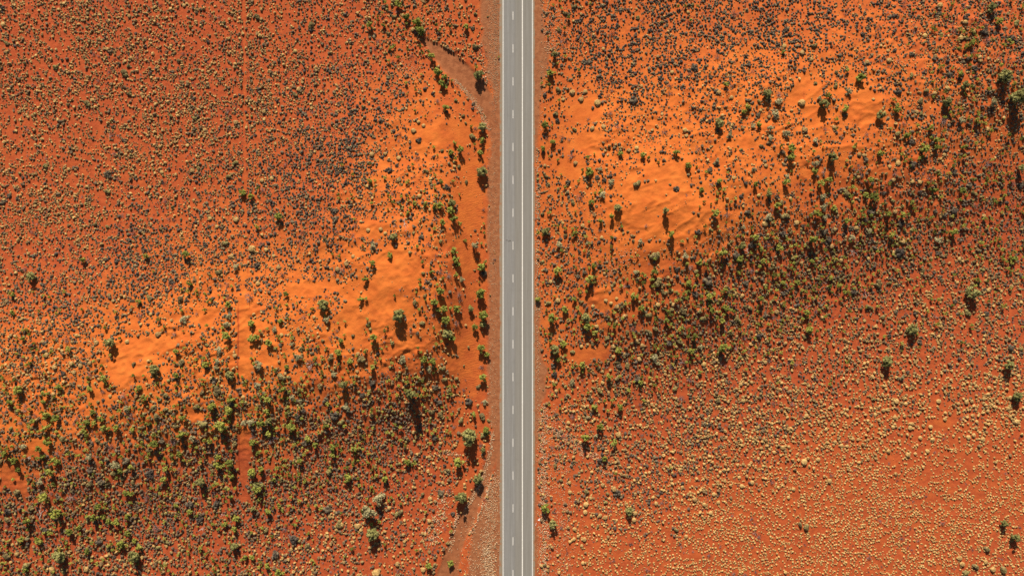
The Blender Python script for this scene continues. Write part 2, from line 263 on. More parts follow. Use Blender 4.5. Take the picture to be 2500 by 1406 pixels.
(800, 704): "g320,100,28 g370,95,24 g380,300,22 g400,360,16 t690,270,60,1.1 o845,140,28 g450,470,34,1.2 g135,515,26,1.2 o240,460,26 g165,320,22 g100,340,18 k865,440,30 o915,340,30 o625,530,30 g1095,30,36 d1280,60,50 d1290,120,38 g1045,130,36 g1080,210,28 g1140,195,34 g1265,200,38 g1155,315,42 d1250,340,45 t1165,440,45 g1215,480,34 g1105,515,22 g1060,545,22 t1395,200,28 g1435,385,34 g1485,45,50 g1510,260,48 t1510,350,34 g1500,590,42 g1550,650,28 g1520,870,38 d1500,770,42 o1470,960,35 o1370,575,20 y1345,360,16 o1325,755,16 k1370,1100,42 o1145,890,36 o1250,880,30 g1230,950,22 o1180,990,36 g1200,1030,24 k1050,960,38 k1085,1035,18 g880,575,22 g910,620,18 g935,690,34 g1025,710,32 w990,790,38 o1130,780,40 w735,695,42 o315,695,52 g215,710,28 w60,840,36 g440,770,26,1.2 k535,830,22 t145,940,34,1.5 g195,805,18 g700,845,18,1.4 g775,865,20 g690,950,24,1.5 t810,1030,48,1.7 g500,985,14 k880,1000,28 o940,950,22 k420,915,40 o405,1000,30 k340,1035,34 w185,1160,45 y425,1235,26 g475,1190,16 g535,1200,20 g655,1330,24 g440,1360,22 o520,1250,30 o1010,1210,42 o1100,1230,38 k1080,1110,34 o1150,1150,28 g925,1130,16 g1025,1065,16 g935,1055,16 o1300,1290,45 g1420,1230,30 o1510,1250,48 o1570,1290,22 w1530,1100,35 g1540,1385,40 g1370,1395,30",
(1200, 704): "g850,15,22,1.2 g810,105,28 o885,130,24 k905,165,18 y990,175,22 y1225,180,28 y1115,120,22 y1165,145,20 y1220,100,18 g1390,80,38 g1350,145,20 g1460,190,32 o1540,265,42 y1625,160,26 y1295,270,22 y1215,325,22 d1130,240,42 o555,140,34 y650,120,30 g710,205,34 g540,215,18 g450,110,28 d580,60,25 g600,285,48 d820,240,30 t925,290,45 g945,370,40 y750,315,24 k890,435,18 y1025,370,22 g1005,435,28 g1030,495,20 g805,450,18 g565,445,22 k580,490,22 g475,395,18 g700,545,34 o790,620,30 t610,600,48 g650,690,28 k600,760,34 k615,840,42 g540,865,14 g785,770,22 g880,745,32 g835,765,18 k800,830,28 g950,805,20,1.4 o1045,780,32 y875,565,20 o985,540,26 o1125,490,35 y935,545,18 o1330,430,32 d1380,400,45 o1600,390,42 o1550,435,42 g1705,320,28 y1415,515,24 y1470,555,22 g1240,600,34 y1190,565,26 y1190,665,22 o1115,555,22 k1330,640,30 g1360,685,22,1.4 y1445,690,30 o1230,720,30 o1330,760,38 k1250,760,32 w1590,680,42 w1620,730,30 d1740,530,42 g1690,540,18 d1750,770,45 g1455,910,25 k1420,870,45 g1150,865,38 o1230,880,40 y1085,920,22 o1055,1000,42 k970,1095,35 g940,1015,20 g680,1080,18 g1105,1090,24 g1175,1090,24 o745,1040,26 w790,915,34 o720,960,28 g590,1035,22 y630,920,18 y630,1000,22 g560,1140,18 g860,1135,14 g1000,1160,32 o885,1040,22 k620,1225,30 d790,1250,45 y750,1310,22 g1260,1160,34 d1320,910,40 o1210,1010,24 k1215,1040,22 g1060,1350,34",
(1600, 704): "o80,40,38 y145,25,26 g230,55,16 o275,90,30 k390,60,35 g520,80,32 o550,120,30 y775,50,28 g730,70,22 y850,70,22 o970,50,34 g1030,95,28,1.3 g690,10,26,1.3 o1100,50,34 k1255,45,30 g1260,165,24 y25,160,26 y175,160,26 o160,210,34 o275,220,45 g105,310,28 g600,290,24 g655,320,28 o440,225,34 o470,290,32 g550,215,30 g695,190,30 o930,190,38 o880,175,24 k1070,270,32 g1135,230,22 y1185,230,28 d1150,280,35 g1250,310,22 d1570,225,42 f1480,180,36 k410,285,22 k380,335,28 k300,330,22 o270,360,25 o810,300,42 g390,465,26,1.5 o240,525,42 k150,530,45 o735,440,34 g860,435,22 d870,480,45 k1015,470,40 g665,580,45 d780,580,34 g1155,595,20 o1075,645,24 y840,665,22 y890,650,18 y945,715,20 y1075,720,22 d1120,710,35 d545,560,30 w440,570,35 g355,605,30 g90,530,18 y475,740,28 d910,620,30 g1500,400,38 o1460,480,30 g1475,240,30 d270,720,50 d160,770,55 y310,790,22 d335,890,42 g205,890,20 y405,870,20 o200,980,40 d250,1070,45 d1300,730,30 d1370,740,40 o980,650,26 y660,900,20 y940,915,20 y620,920,22 y835,935,22 d1135,820,25 d980,870,26 d1250,980,26 d1335,1130,38 y1475,1240,22 y1665,1375,20 d1150,1120,28 d1080,1070,28 o620,1100,38 y860,1095,24 d440,1010,35 g870,985,15 o1310,870,28 y770,1215,18",
(2050, 704): "t1300,40,58 y1450,20,22 y1580,30,18 k150,30,50 f250,50,50 o1530,100,24 t715,395,50 o620,570,38 t470,720,52 t1655,745,46 y1690,680,24 t1740,1060,46 y1670,1065,24 k1450,235,40 o1270,240,45 y1440,290,22 k1130,130,26 y1000,95,20 g1295,395,20 k490,465,26 k790,520,28 y205,610,24 y590,155,18 g1200,530,22 k1680,580,42 w610,870,32 k660,815,30 o840,160,26 k555,240,28 o290,180,40 o430,280,34 y245,315,20 y1130,340,18 y990,370,24 o1290,850,34 y555,1100,30 y645,1070,18 y648,1125,20 y1160,1125,20 y1410,1075,22 y970,1100,26 o335,1080,28 o1790,590,28 y540,1260,24 y525,1350,22 y635,1245,20 y690,1360,26 y710,1320,20 y820,1340,20 y890,1350,24 y1445,1195,22 y1730,1300,30 y1650,1170,22 y1300,1240,20 y1030,1275,20 y1665,1250,20 y1240,1110,26 y1290,1100,22 y1340,1300,20 y1215,935,20 y1275,960,20 y1330,950,22 y1460,970,24 y1750,855,22 y430,1190,22 y350,1230,20 y770,1225,20",
(0, 1054): "g460,100,34 g370,165,32 o590,70,42 g45,215,28 g130,285,34 g180,365,26 g405,245,26 g510,270,28 g550,300,32 w860,250,42 g490,390,38 g125,465,22 w390,490,42 f265,240,42 w225,145,35 k325,580,28 o140,600,48 g415,640,42 d700,640,65 k560,640,28 w1040,265,34 k1210,280,42 w1120,330,50 d1080,150,50 o930,90,30 g1200,110,22 g1380,100,22 k870,370,35 g1160,385,30 o1215,385,34 g1280,345,28 o1090,410,38 o1180,465,30 o1280,495,32 y1320,440,16 k980,430,18 k990,490,45 k1460,425,52 d1690,100,60 g1755,25,38 g1500,120,38 k1570,80,35 g1750,215,28 g1610,360,28 g1670,360,24 g1600,470,32 o1440,185,38 g1225,600,30 g1280,605,25 o860,520,45 g840,635,20 g955,725,32,1.1 d1430,640,55 g1465,650,18 g785,720,20 o280,750,42 f400,770,70 k60,775,40 g255,880,42 o50,860,45 k420,955,34 g920,830,35 g1000,830,25 g1055,875,30 g1125,880,35 g975,925,20 g1230,830,30 g675,970,34 g765,930,25 g540,800,45 o490,760,40 g1250,985,30 d1520,940,50 g205,1050,30 g195,1100,22 w265,1040,30 g350,1050,25 g380,1075,30 k960,1070,45 g1305,1060,25 g850,1030,22 g900,1085,24 g1170,1090,38 g840,1165,30 o1040,1140,38 g1350,1120,30 t1300,1210,55 g1275,1280,18 y160,1190,28 t570,1220,55 o40,1220,42 o230,1310,50 g245,1350,25 y500,1340,34 o610,1370,30 g1005,1245,22 y840,1340,30 g1640,545,16 g1665,605,20 g1750,640,22 g1595,880,24 o1530,1130,32 o1620,1080,30 g1710,720,25",
(400, 1054): "g445,95,25 g650,185,24 g530,250,28 g635,310,42 g655,420,28 g515,325,34 o680,120,34 o570,60,35 w270,55,38 d860,50,40 g860,100,34 g910,100,20 o870,320,34 g860,400,42,1.1 g950,365,28 g905,570,42 t900,530,38 t960,520,20 g650,640,28 g1020,25,30 d1050,70,65 g1400,70,28 g1475,130,28 g1640,160,32 g1725,175,24 g1640,225,28,1.3 g1330,290,28 g995,215,18 k1370,110,38 g1625,350,22 o1600,400,45 t355,480,40 g295,510,18 g1070,470,25 g1385,470,24 o1165,480,22 k520,690,40 k245,720,50 g250,785,28 k355,850,42 g175,875,20 g590,905,25 g690,945,28 g615,815,20 g700,840,34 g1010,780,34 g1065,740,22 g1150,770,24 g1410,715,24 k1590,750,42 g900,900,22 t870,750,28 f560,810,40 f370,950,42 d1180,950,50 g1190,910,15 g855,980,20 o990,970,34 g350,1140,22 t690,1120,38 g790,1225,26 g860,1220,26 g1000,1310,32 g1110,1370,38 k1100,1190,60 k1260,1060,50 o1390,1120,35 g1265,735,18 o1700,900,45 g1785,430,28 o460,380,28 o110,720,30",
(800, 1054): "g260,155,34 g130,175,24 g40,220,28 g625,135,18 g250,325,24 g205,455,36 g555,455,32 g555,390,22 g775,295,30 g825,320,20 t1380,60,78,1.1 g1285,290,46,1.1 t1465,460,48 t1295,640,58 w490,645,72,1.5 w405,780,78,1.5 t435,1000,58 o555,625,28 o1510,40,42 d1490,130,35 t1515,180,25 k1040,60,40 y1100,110,22 k860,270,34 k1140,330,24 o1175,380,34 o1110,390,22 k1090,590,40 y1000,655,26 y1085,625,18 o920,610,28 g690,620,20 o640,690,28 y600,740,24 o700,790,42 o665,810,40 g955,780,20 o950,715,18 y990,870,22 y120,910,34 y290,920,34 y925,990,20 g1200,970,22 k1215,800,26 o1165,1090,22 o750,1180,26 g980,1310,32 y970,1265,16 y990,1170,20 d1020,1200,26 g1195,1280,32 o1040,1300,28 y930,1345,28 y470,1385,50 y680,1290,28 y20,830,24 o180,710,24 g130,790,20",
(1200, 1054): "g910,60,38,1.5 w1020,40,28 d1020,100,30 d590,155,34 o670,235,28 o625,335,32 o710,270,18 o680,480,30 k1055,285,35 g1105,260,28 y760,495,22 y1085,520,24 y970,645,20 k1230,600,42 y1195,560,30 y880,380,18 y765,590,22 o930,590,38 k930,555,18 g530,745,45 t600,900,40 d680,930,30 d620,790,22 k535,670,20 t1345,775,38 y1400,795,26 y810,948,22 y915,785,26 o1040,925,24 y1390,860,26 y845,1020,20 y905,1050,26 y805,1045,20 o1135,610,28 o1115,690,28 d1190,1255,24 o520,1300,25 y1060,815,22 y1110,835,26 y920,710,30 y890,1280,20 d1610,575,22 g1745,350,18 g1205,405,20 g1190,100,35 y1240,30,34 y1605,700,22",
(1600, 1054): "o1420,910,38 o1480,935,44 o205,960,35 y1455,295,36 d1420,185,26 y1245,155,26 d310,170,26 y265,540,20 y160,350,18 y920,325,20 y1160,200,20 y820,445,20 y945,495,24 y845,530,24 y1350,560,22 y480,710,24 y615,690,22 y570,610,22 y610,490,20 y1300,640,20 y540,790,24 y385,660,28 y300,1020,22 y1270,1370,20 y1590,270,24 y1700,480,26 y1755,100,20 d1015,200,22 d1050,390,20 d1005,290,34",
(2050, 1054): "t1605,890,34 t1710,1030,42 o1455,1155,45 o645,560,18 y860,190,24 y1260,55,26 y550,410,20 o1345,1320,45 o1620,1350,55 o1240,1385,42 y280,265,20 y20,135,24 y75,140,20 y130,70,22 y910,75,24 y1310,35,24 y1400,75,26 y355,260,20 y300,345,18 y670,225,28 y480,190,24 y740,215,18 y790,60,24 y1175,1230,26 y1200,1290,28 y1430,1270,26 y1500,1340,30",
}
rng = np.random.RandomState(11)
random.seed(5)

# ---------------------------------------------------------------- materials
def mat(name):
    m = bpy.data.materials.new(name); m.use_nodes = True
    nt = m.node_tree
    b = nt.nodes['Principled BSDF']
    b.inputs['Roughness'].default_value = .95
    b.inputs['Specular IOR Level'].default_value = .15
    return m, nt, b
def N(nt, t, **kw):
    n = nt.nodes.new(t)
    for k, v in kw.items(): setattr(n, k, v)
    return n
def mathn(nt, op, a, b=None, clamp=False):
    n = N(nt, 'ShaderNodeMath', operation=op, use_clamp=clamp)
    for i, v in enumerate((a, b)):
        if v is None: continue
        if isinstance(v, (int, float)): n.inputs[i].default_value = v
        else: nt.links.new(v, n.inputs[i])
    return n.outputs[0]
def mixc(nt, f, a, b):
    n = N(nt, 'ShaderNodeMix', data_type='RGBA')
    for s, v in ((n.inputs[0], f), (n.inputs[6], a), (n.inputs[7], b)):
        if isinstance(v, tuple): s.default_value = (*v, 1)
        elif isinstance(v, (int, float)): s.default_value = v
        else: nt.links.new(v, s)
    return n.outputs[2]
def noise(nt, co, scale, detail=3, rough=.6):
    n = N(nt, 'ShaderNodeTexNoise'); n.inputs['Scale'].default_value = scale
    n.inputs['Detail'].default_value = detail; n.inputs['Roughness'].default_value = rough
    nt.links.new(co, n.inputs['Vector']); return n.outputs[0]
def remap(nt, v, a, b):
    n = N(nt, 'ShaderNodeMapRange', interpolation_type='SMOOTHSTEP')
    nt.links.new(v, n.inputs[0]); n.inputs[1].default_value = a; n.inputs[2].default_value = b
    return n.outputs[0]
def attr(nt, name):
    n = N(nt, 'ShaderNodeAttribute', attribute_name=name); return n.outputs['Fac']

def leafy(name, cols, trans=0.0, rough=.9):
    """foliage whose colour varies from leaf to leaf and from plant to plant"""
    m, nt, b = mat(name)
    oi = N(nt, 'ShaderNodeObjectInfo')
    f = mathn(nt, 'ADD', mathn(nt, 'MULTIPLY', attr(nt, 'tint'), .65), mathn(nt, 'MULTIPLY', oi.outputs['Random'], .35))
    r = N(nt, 'ShaderNodeValToRGB')
    el_ = r.color_ramp.elements
    while len(el_) < len(cols): el_.new(.5)
    for i, c in enumerate(cols):
        el_[i].position = .12 + .76 * i / (len(cols) - 1); el_[i].color = (*c, 1)
    nt.links.new(f, r.inputs[0]); nt.links.new(r.outputs[0], b.inputs['Base Color'])
    b.inputs['Roughness'].default_value = rough
    if trans:
        tr = N(nt, 'ShaderNodeBsdfTranslucent'); nt.links.new(r.outputs[0], tr.inputs[0])
        mx = N(nt, 'ShaderNodeMixShader'); mx.inputs[0].default_value = trans
        out = nt.nodes['Material Output']
        nt.links.new(b.outputs[0], mx.inputs[1]); nt.links.new(tr.outputs[0], mx.inputs[2]); nt.links.new(mx.outputs[0], out.inputs[0])
    return m
M = {
 'lime': leafy('lime_foliage', [(.09, .10, .02), (.21, .215, .04), (.36, .36, .065), (.45, .36, .09)], .25),
 'grey_green': leafy('grey_green_foliage', [(.12, .115, .035), (.25, .225, .07), (.41, .36, .125)], .2),
 'olive': leafy('olive_foliage', [(.09, .065, .035), (.19, .135, .055), (.31, .225, .085), (.26, .24, .07)], .1),
 'silver': leafy('silver_foliage', [(.19, .16, .075), (.35, .295, .14), (.50, .42, .22)], .1),
 'dark': leafy('dark_foliage', [(.040, .030, .023), (.080, .059, .043), (.135, .100, .062), (.20, .145, .070)]),
 'straw': leafy('straw_blades', [(.12, .08, .048), (.21, .128, .052), (.35, .205, .070), (.47, .28, .10), (.33, .225, .065)]),
 'cream': leafy('cream_blades', [(.24, .13, .048), (.41, .245, .085), (.55, .35, .13)]),
 'twig': leafy('grey_twigs', [(.11, .08, .07), (.23, .175, .155), (.38, .31, .26)]),
 'pale_wood': leafy('bleached_wood', [(.38, .30, .24), (.6, .52, .42)]),
 'bark': leafy('bark', [(.07, .05, .035), (.14, .10, .07)]),
 'stone': leafy('rubble_stone', [(.30, .16, .075), (.42, .26, .135), (.55, .38, .23)]),
 'clod': leafy('sand_clod', [(.30, .07, .02), (.50, .15, .04), (.50, .27, .10)]),
 'white': leafy('white_plastic', [(.8, .78, .72), (.85, .82, .78)], rough=.5),
}

# ground
gm, nt, b = mat('red_desert_sand')
co = N(nt, 'ShaderNodeNewGeometry').outputs['Position']
nA = noise(nt, co, .07, 5); nB = noise(nt, co, .6, 5, .65); nC = noise(nt, co, 3.2, 4, .7); nD = noise(nt, co, .19, 4)
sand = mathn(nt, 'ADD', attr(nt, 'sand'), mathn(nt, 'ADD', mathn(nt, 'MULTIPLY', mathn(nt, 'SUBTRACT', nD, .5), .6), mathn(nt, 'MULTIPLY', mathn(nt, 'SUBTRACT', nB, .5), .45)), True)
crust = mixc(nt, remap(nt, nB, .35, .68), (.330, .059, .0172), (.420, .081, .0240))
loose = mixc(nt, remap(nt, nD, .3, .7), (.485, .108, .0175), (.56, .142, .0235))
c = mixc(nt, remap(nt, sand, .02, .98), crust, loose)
c = mixc(nt, mathn(nt, 'MULTIPLY', remap(nt, nC, .58, .74), .35), c, (.25, .04, .016))
brown = mixc(nt, remap(nt, nB, .35, .65), (.225, .078, .030), (.31, .122, .050))
brown = mixc(nt, mathn(nt, 'MULTIPLY', remap(nt, nC, .58, .72), .3), brown, (.36, .17, .075))
brown = mixc(nt, mathn(nt, 'MULTIPLY', attr(nt, 'cut'), .85), brown, mixc(nt, remap(nt, nB, .35, .65), (.23, .072, .026), (.32, .108, .040)))
c = mixc(nt, attr(nt, 'track'), c, brown)
c = mixc(nt, attr(nt, 'rut'), c, (.24, .03, .012))
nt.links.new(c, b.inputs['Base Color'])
# wind ripples only on the loose slopes beside the road, plus fine grain everywhere
mp = N(nt, 'ShaderNodeMapping'); mp.inputs['Rotation'].default_value = (0, 0, math.radians(12)); nt.links.new(co, mp.inputs[0])
wv = N(nt, 'ShaderNodeTexWave', bands_direction='Y'); wv.inputs['Scale'].default_value = .55; wv.inputs['Distortion'].default_value = 9; wv.inputs['Detail'].default_value = 2; wv.inputs['Detail Scale'].default_value = .8
nt.links.new(mp.outputs[0], wv.inputs[0])
hgt = mathn(nt, 'ADD', mathn(nt, 'MULTIPLY', wv.outputs['Fac'], mathn(nt, 'MULTIPLY', attr(nt, 'ripple'), .05)), mathn(nt, 'ADD', mathn(nt, 'MULTIPLY', nC, .07), mathn(nt, 'MULTIPLY', nB, .25)))
bp = N(nt, 'ShaderNodeBump'); bp.inputs['Strength'].default_value = .75; bp.inputs['Distance'].default_value = 1.0
nt.links.new(hgt, bp.inputs['Height']); nt.links.new(bp.outputs[0], b.inputs['Normal'])

# asphalt
am, nt, b = mat('sun_bleached_asphalt')
co = N(nt, 'ShaderNodeNewGeometry').outputs['Position']
mp = N(nt, 'ShaderNodeMapping'); mp.inputs['Scale'].default_value = (1, .03, 1); nt.links.new(co, mp.inputs[0])
s1 = noise(nt, mp.outputs[0], 1.1, 4); s2 = noise(nt, mp.outputs[0], 5, 3); g1 = noise(nt, co, 9, 3, .8); g2 = noise(nt, co, .5, 4)
sx = N(nt, 'ShaderNodeSeparateXYZ'); nt.links.new(co, sx.inputs[0])
f = mathn(nt, 'ADD', mathn(nt, 'MULTIPLY', s1, .5), mathn(nt, 'ADD', mathn(nt, 'MULTIPLY', s2, .25), mathn(nt, 'MULTIPLY', g1, .4)))
c = mixc(nt, remap(nt, f, .38, .75), (.180, .164, .142), (.258, .240, .215))
# newer seal on the right-hand lanes, warmer gravelly seal on the outer edges
c = mixc(nt, mathn(nt, 'MULTIPLY', remap(nt, sx.outputs[0], .9, 1.3), .30), c, (.215, .18, .125))
edge = mathn(nt, 'SUBTRACT', 1.0, remap(nt, sx.outputs[0], -3.62, -3.4), True)
edge = mathn(nt, 'ADD', edge, remap(nt, sx.outputs[0], 7.6, 7.9), True)
c = mixc(nt, mathn(nt, 'MULTIPLY', edge, .65), c, mixc(nt, g1, (.20, .14, .075), (.32, .24, .14)))
c = mixc(nt, mathn(nt, 'MULTIPLY', remap(nt, g2, .52, .75), .18), c, (.15, .13, .11))
def band(x0, w):      # darker, polished wheel path
    d = mathn(nt, 'ABSOLUTE', mathn(nt, 'SUBTRACT', sx.outputs[0], x0)); return mathn(nt, 'SUBTRACT', 1.0, remap(nt, d, w * .4, w), True)
wp = mathn(nt, 'ADD', mathn(nt, 'ADD', band(-2.3, .5), band(-.75, .5)), mathn(nt, 'ADD', mathn(nt, 'ADD', band(1.2, .5), band(2.9, .5)), mathn(nt, 'ADD', band(4.7, .5), band(6.4, .5))), True)
c = mixc(nt, mathn(nt, 'MULTIPLY', wp, mathn(nt, 'MULTIPLY', remap(nt, s1, .3, .7), .30)), c, (.155, .137, .115))
seam = mathn(nt, 'MULTIPLY', band(1.05, .10), remap(nt, s2, .45, .6))
c = mixc(nt, mathn(nt, 'MULTIPLY', seam, .5), c, (.11, .10, .09))
dust = mathn(nt, 'ADD', mathn(nt, 'SUBTRACT', 1.0, remap(nt, sx.outputs[0], -4.3, -3.5), True), remap(nt, sx.outputs[0], 7.5, 8.2), True)
c = mixc(nt, mathn(nt, 'MULTIPLY', dust, remap(nt, g2, .42, .68)), c, (.30, .13, .06))
nt.links.new(c, b.inputs['Base Color'])
bp = N(nt, 'ShaderNodeBump'); bp.inputs['Strength'].default_value = .3; bp.inputs['Distance'].default_value = .02
nt.links.new(g1, bp.inputs['Height']); nt.links.new(bp.outputs[0], b.inputs['Normal'])
pm, nt, b = mat('road_paint')
co = N(nt, 'ShaderNodeNewGeometry').outputs['Position']
c = mixc(nt, remap(nt, noise(nt, co, 4, 4, .7), .3, .75), (.80, .74, .65), (.52, .46, .38))
nt.links.new(c, b.inputs['Base Color'])
sm, nt, b = mat('oil_stain'); b.inputs['Base Color'].default_value = (.13, .115, .10, 1)

# ---------------------------------------------------------------- geometry containers
class Geo:
    def __init__(s): s.V = []; s.F = []; s.T = []; s.n = 0; s.MI = []
    def add(s, v, faces, tint, mi=0):
        v = np.asarray(v, float).reshape(-1, 3); s.V.append(v)
        t = np.broadcast_to(np.asarray(tint, float), (len(v),)); s.T.append(t)
        for f in faces: s.F.append(tuple(i + s.n for i in f)); s.MI.append(mi)
        s.n += len(v)
    def arrays(s): return np.concatenate(s.V), s.F, np.concatenate(s.T), s.MI
    def scaled(s, k):
        s.V = [v * k for v in s.V]; return s
def mesh_from(name, V, F, T, mats, MI=None, smooth=False):
    me = bpy.data.meshes.new(name)
    if isinstance(F, list):
        me.from_pydata([tuple(v) for v in V], [], F)
    else:                                    # F = (flat loops, counts)
        loops, counts = F
        me.vertices.add(len(V)); me.vertices.foreach_set('co', V.astype(np.float32).ravel())
        me.loops.add(len(loops)); me.loops.foreach_set('vertex_index', loops.astype(np.int32))
        me.polygons.add(len(counts))
        st = np.concatenate([[0], np.cumsum(counts)[:-1]])
        me.polygons.foreach_set('loop_start', st.astype(np.int32))
        me.polygons.foreach_set('loop_total', counts.astype(np.int32))
        me.update(calc_edges=True)
    if T is not None:
        a = me.attributes.new('tint', 'FLOAT', 'POINT'); a.data.foreach_set('value', np.asarray(T, np.float32))
    for m in mats: me.materials.append(m)
    if MI is not None and max(MI, default=0) > 0: me.polygons.foreach_set('material_index', np.asarray(MI, np.int32))
    me.polygons.foreach_set('use_smooth', [smooth] * len(me.polygons))
    me.update(); return me
def rnd(a, b): return random.uniform(a, b)
def unit(v): v = np.asarray(v, float); return v / (np.linalg.norm(v) + 1e-9)

def dome(g, cx, cy, r, h, seg, tint, mi=0, jit=.16, z0=0, rings=((.98, -.12), (1.0, .42), (.70, .84))):
    a0 = rnd(0, 6.28); vs = []
    for rr, zz in rings:
        for i in range(seg):
            a = a0 + 6.2832 * i / seg + rnd(-.12, .12); q = rr * (1 + rnd(-jit, jit))
            vs.append((cx + r * q * math.cos(a), cy + r * q * math.sin(a), z0 + h * zz * (1 + rnd(-jit, jit))))
    vs.append((cx, cy, z0 + h))
    fs = []
    nr = len(rings)
    for k in range(nr - 1):
        for i in range(seg):
            j = (i + 1) % seg; fs.append((k * seg + i, k * seg + j, (k + 1) * seg + j, (k + 1) * seg + i))
    for i in range(seg): fs.append(((nr - 1) * seg + i, (nr - 1) * seg + (i + 1) % seg, nr * seg))
    g.add(vs, fs, tint if tint is not None else [random.random() for _ in vs], mi)
def blades(g, n, R, H, w, mi=0, base=.35, cx=0, cy=0, lo=.1):
    """thin leaves radiating from a tuft"""
    for _ in range(n):
        a = rnd(0, 6.2832); e = math.asin(rnd(lo, 1)); L = rnd(.8, 1.1)
        tip = np.array([cx + R * L * math.cos(e) * math.cos(a), cy + R * L * math.cos(e) * math.sin(a), H * L * math.sin(e)])
        b0 = np.array([cx, cy, 0]) + (tip - [cx, cy, 0]) * base + np.array([rnd(-.08, .08) * R, rnd(-.08, .08) * R, 0])
        s = np.array([-math.sin(a), math.cos(a), rnd(-.3, .3)]) * w * rnd(.6, 1.3)
        g.add([b0 - s, b0 + s, tip], [(0, 1, 2)], random.random(), mi)
def leaves(g, c, rad, n, size, mi=0, up=.5, tint=None, flat=.8):
    """a clump of leaf-sized faces"""
    t0 = random.random() if tint is None else tint
    for _ in range(n):
        d = unit(np.random.normal(size=3)); q = rad * random.random() ** .45
        p = np.array(c) + d * q * [1, 1, flat]
        nrm = unit(np.random.normal(size=3) * .8 + d * .6 + [0, 0, up])
        u = unit(np.cross(nrm, np.random.normal(size=3))); v = np.cross(nrm, u)
        s = size * rnd(.6, 1.3); l = s * rnd(1.0, 1.7)
        g.add([p - u * l, p - v * s * .6, p + u * l, p + v * s * .6], [(0, 1, 2, 3)], min(1, max(0, t0 * .6 + random.random() * .4)), mi)
def tube(g, p0, p1, r0, r1, mi=0, seg=4, tint=None):
    p0 = np.array(p0, float); p1 = np.array(p1, float); d = unit(p1 - p0)
    u = unit(np.cross(d, [.3, .2, 1] if abs(d[2]) < .9 else [1, 0, 0])); v = np.cross(d, u); vs = []
    for p, r in ((p0, r0), (p1, r1)):
        for i in range(seg):
            a = 6.2832 * i / seg; vs.append(p + (u * math.cos(a) + v * math.sin(a)) * r)
    fs = [(i, (i + 1) % seg, seg + (i + 1) % seg, seg + i) for i in range(seg)]
    g.add(vs, fs, random.random() if tint is None else tint, mi)
def branch(g, p, d, L, r, depth, mi=0, spread=.6, seg=3, flat=0, tips=None):
    p = np.array(p, float); k = 3 if depth > 0 else 2
    for i in range(k):
        d = unit(d + np.random.normal(size=3) * .16 - [0, 0, flat * .15]); q = p + d * L / k
        if q[2] < .02: q[2] = .02
        tube(g, p, q, r * (1 - .25 * i / k), r * (1 - .25 * (i + 1) / k), mi, seg); p = q
    if tips is not None and depth == 0: tips.append(p)
    if depth > 0:
        for _ in range(random.choice((2, 3, 3))):
            branch(g, p, unit(d + np.random.normal(size=3) * spread), L * rnd(.55, .85), r * .62, depth - 1, mi, spread, seg, flat, tips)

np.random.seed(3)
# --- every variant is built at crown radius 1; the heights follow
def v_tree(nclump, nleaf, size, mleaf, dense=.30, zc=1.12, rz=.92):
    tr = Geo(); cr = Geo(); cl = []
    while len(cl) < nclump:
        p = np.random.uniform(-1, 1, 3)
        q = np.linalg.norm(p)
        if q > 1 or q < .25 or (p[2] < -.85): continue
        p = p * [.78 * rnd(.85, 1.1), .78 * rnd(.85, 1.1), rz] + [0, 0, zc]
        cl.append(p)
    tube(tr, (0, 0, -.25), (rnd(-.05, .05), rnd(-.05, .05), .35), .075, .055, seg=6)
    st = [(rnd(-.05, .05), rnd(-.05, .05), .33)]
    for p in cl[::2]:
        m = np.array(st[0]) * .45 + p * .55 + np.random.normal(size=3) * .06
        tube(tr, st[0], m, .042, .026, seg=4); tube(tr, m, p, .026, .010, seg=4)
    for p in cl:
        q = dense * rnd(.75, 1.25); dome(cr, p[0], p[1], q * .72, q * 1.1, 6, None, z0=p[2] - q * .55, jit=.25, rings=((.6, 0), (1, .35), (.7, .8)))
        leaves(cr, p, q, int(nleaf * rnd(.7, 1.3)), size)
    a, f, t, mi = tr.arrays(); stem = mesh_from('trunk', a, f, t, [M['bark']])
    a, f, t, mi = cr.arrays(); crown = mesh_from('crown', a, f, t, [mleaf])
    return stem, crown
def single(name, g, mats, smooth=False):
    a, f, t, mi = g.arrays(); return mesh_from(name, a, f, t, mats, mi, smooth)
def v_bristly():
    g = Geo(); lob = [(rnd(-.45, .45), rnd(-.45, .45), rnd(.4, .6)) for _ in range(random.choice((3, 4, 5)))] + [(0, 0, .6)]
    for x, y, r in lob:
        dome(g, x, y, r * .75, r * 1.1, 7, None); blades(g, 85, r, r * 1.5, .03, cx=x, cy=y)
        leaves(g, (x, y, r * .95), r * .62, 26, .07)
    return single('bristly_bush', g, [M['olive']])
def v_silver():
    g = Geo()
    for _ in range(15):
        a = rnd(0, 6.28); q = rnd(0, .72) ; p = (q * math.cos(a), q * math.sin(a), rnd(.5, 1.05) * (1 - q * .45))
        tube(g, (p[0] * .2, p[1] * .2, 0), p, .03, .012, 1, 3); dome(g, p[0], p[1], .2, .3, 6, None, z0=p[2] - .15, jit=.25, rings=((.6, 0), (1, .4)))
        leaves(g, p, .36, 34, .075)
    return single('silver_shrub', g, [M['silver'], M['twig']])
def v_leafless():
    g = Geo()
    for i in range(9):
        a = 6.28 * i / 9 + rnd(-.3, .3); e = rnd(.2, 1.1)
        branch(g, (0, 0, .05), (math.cos(a) * math.cos(e), math.sin(a) * math.cos(e), math.sin(e)), rnd(.30, .48), .034, 2, 0, .55, 3, .5)
    for _ in range(7):
        a = rnd(0, 6.28); q = rnd(.2, .8); leaves(g, (q * math.cos(a), q * math.sin(a), rnd(.15, .45)), .22, 12, .055, 1)
    return single('leafless_bush', g, [M['twig'], M['dark']])
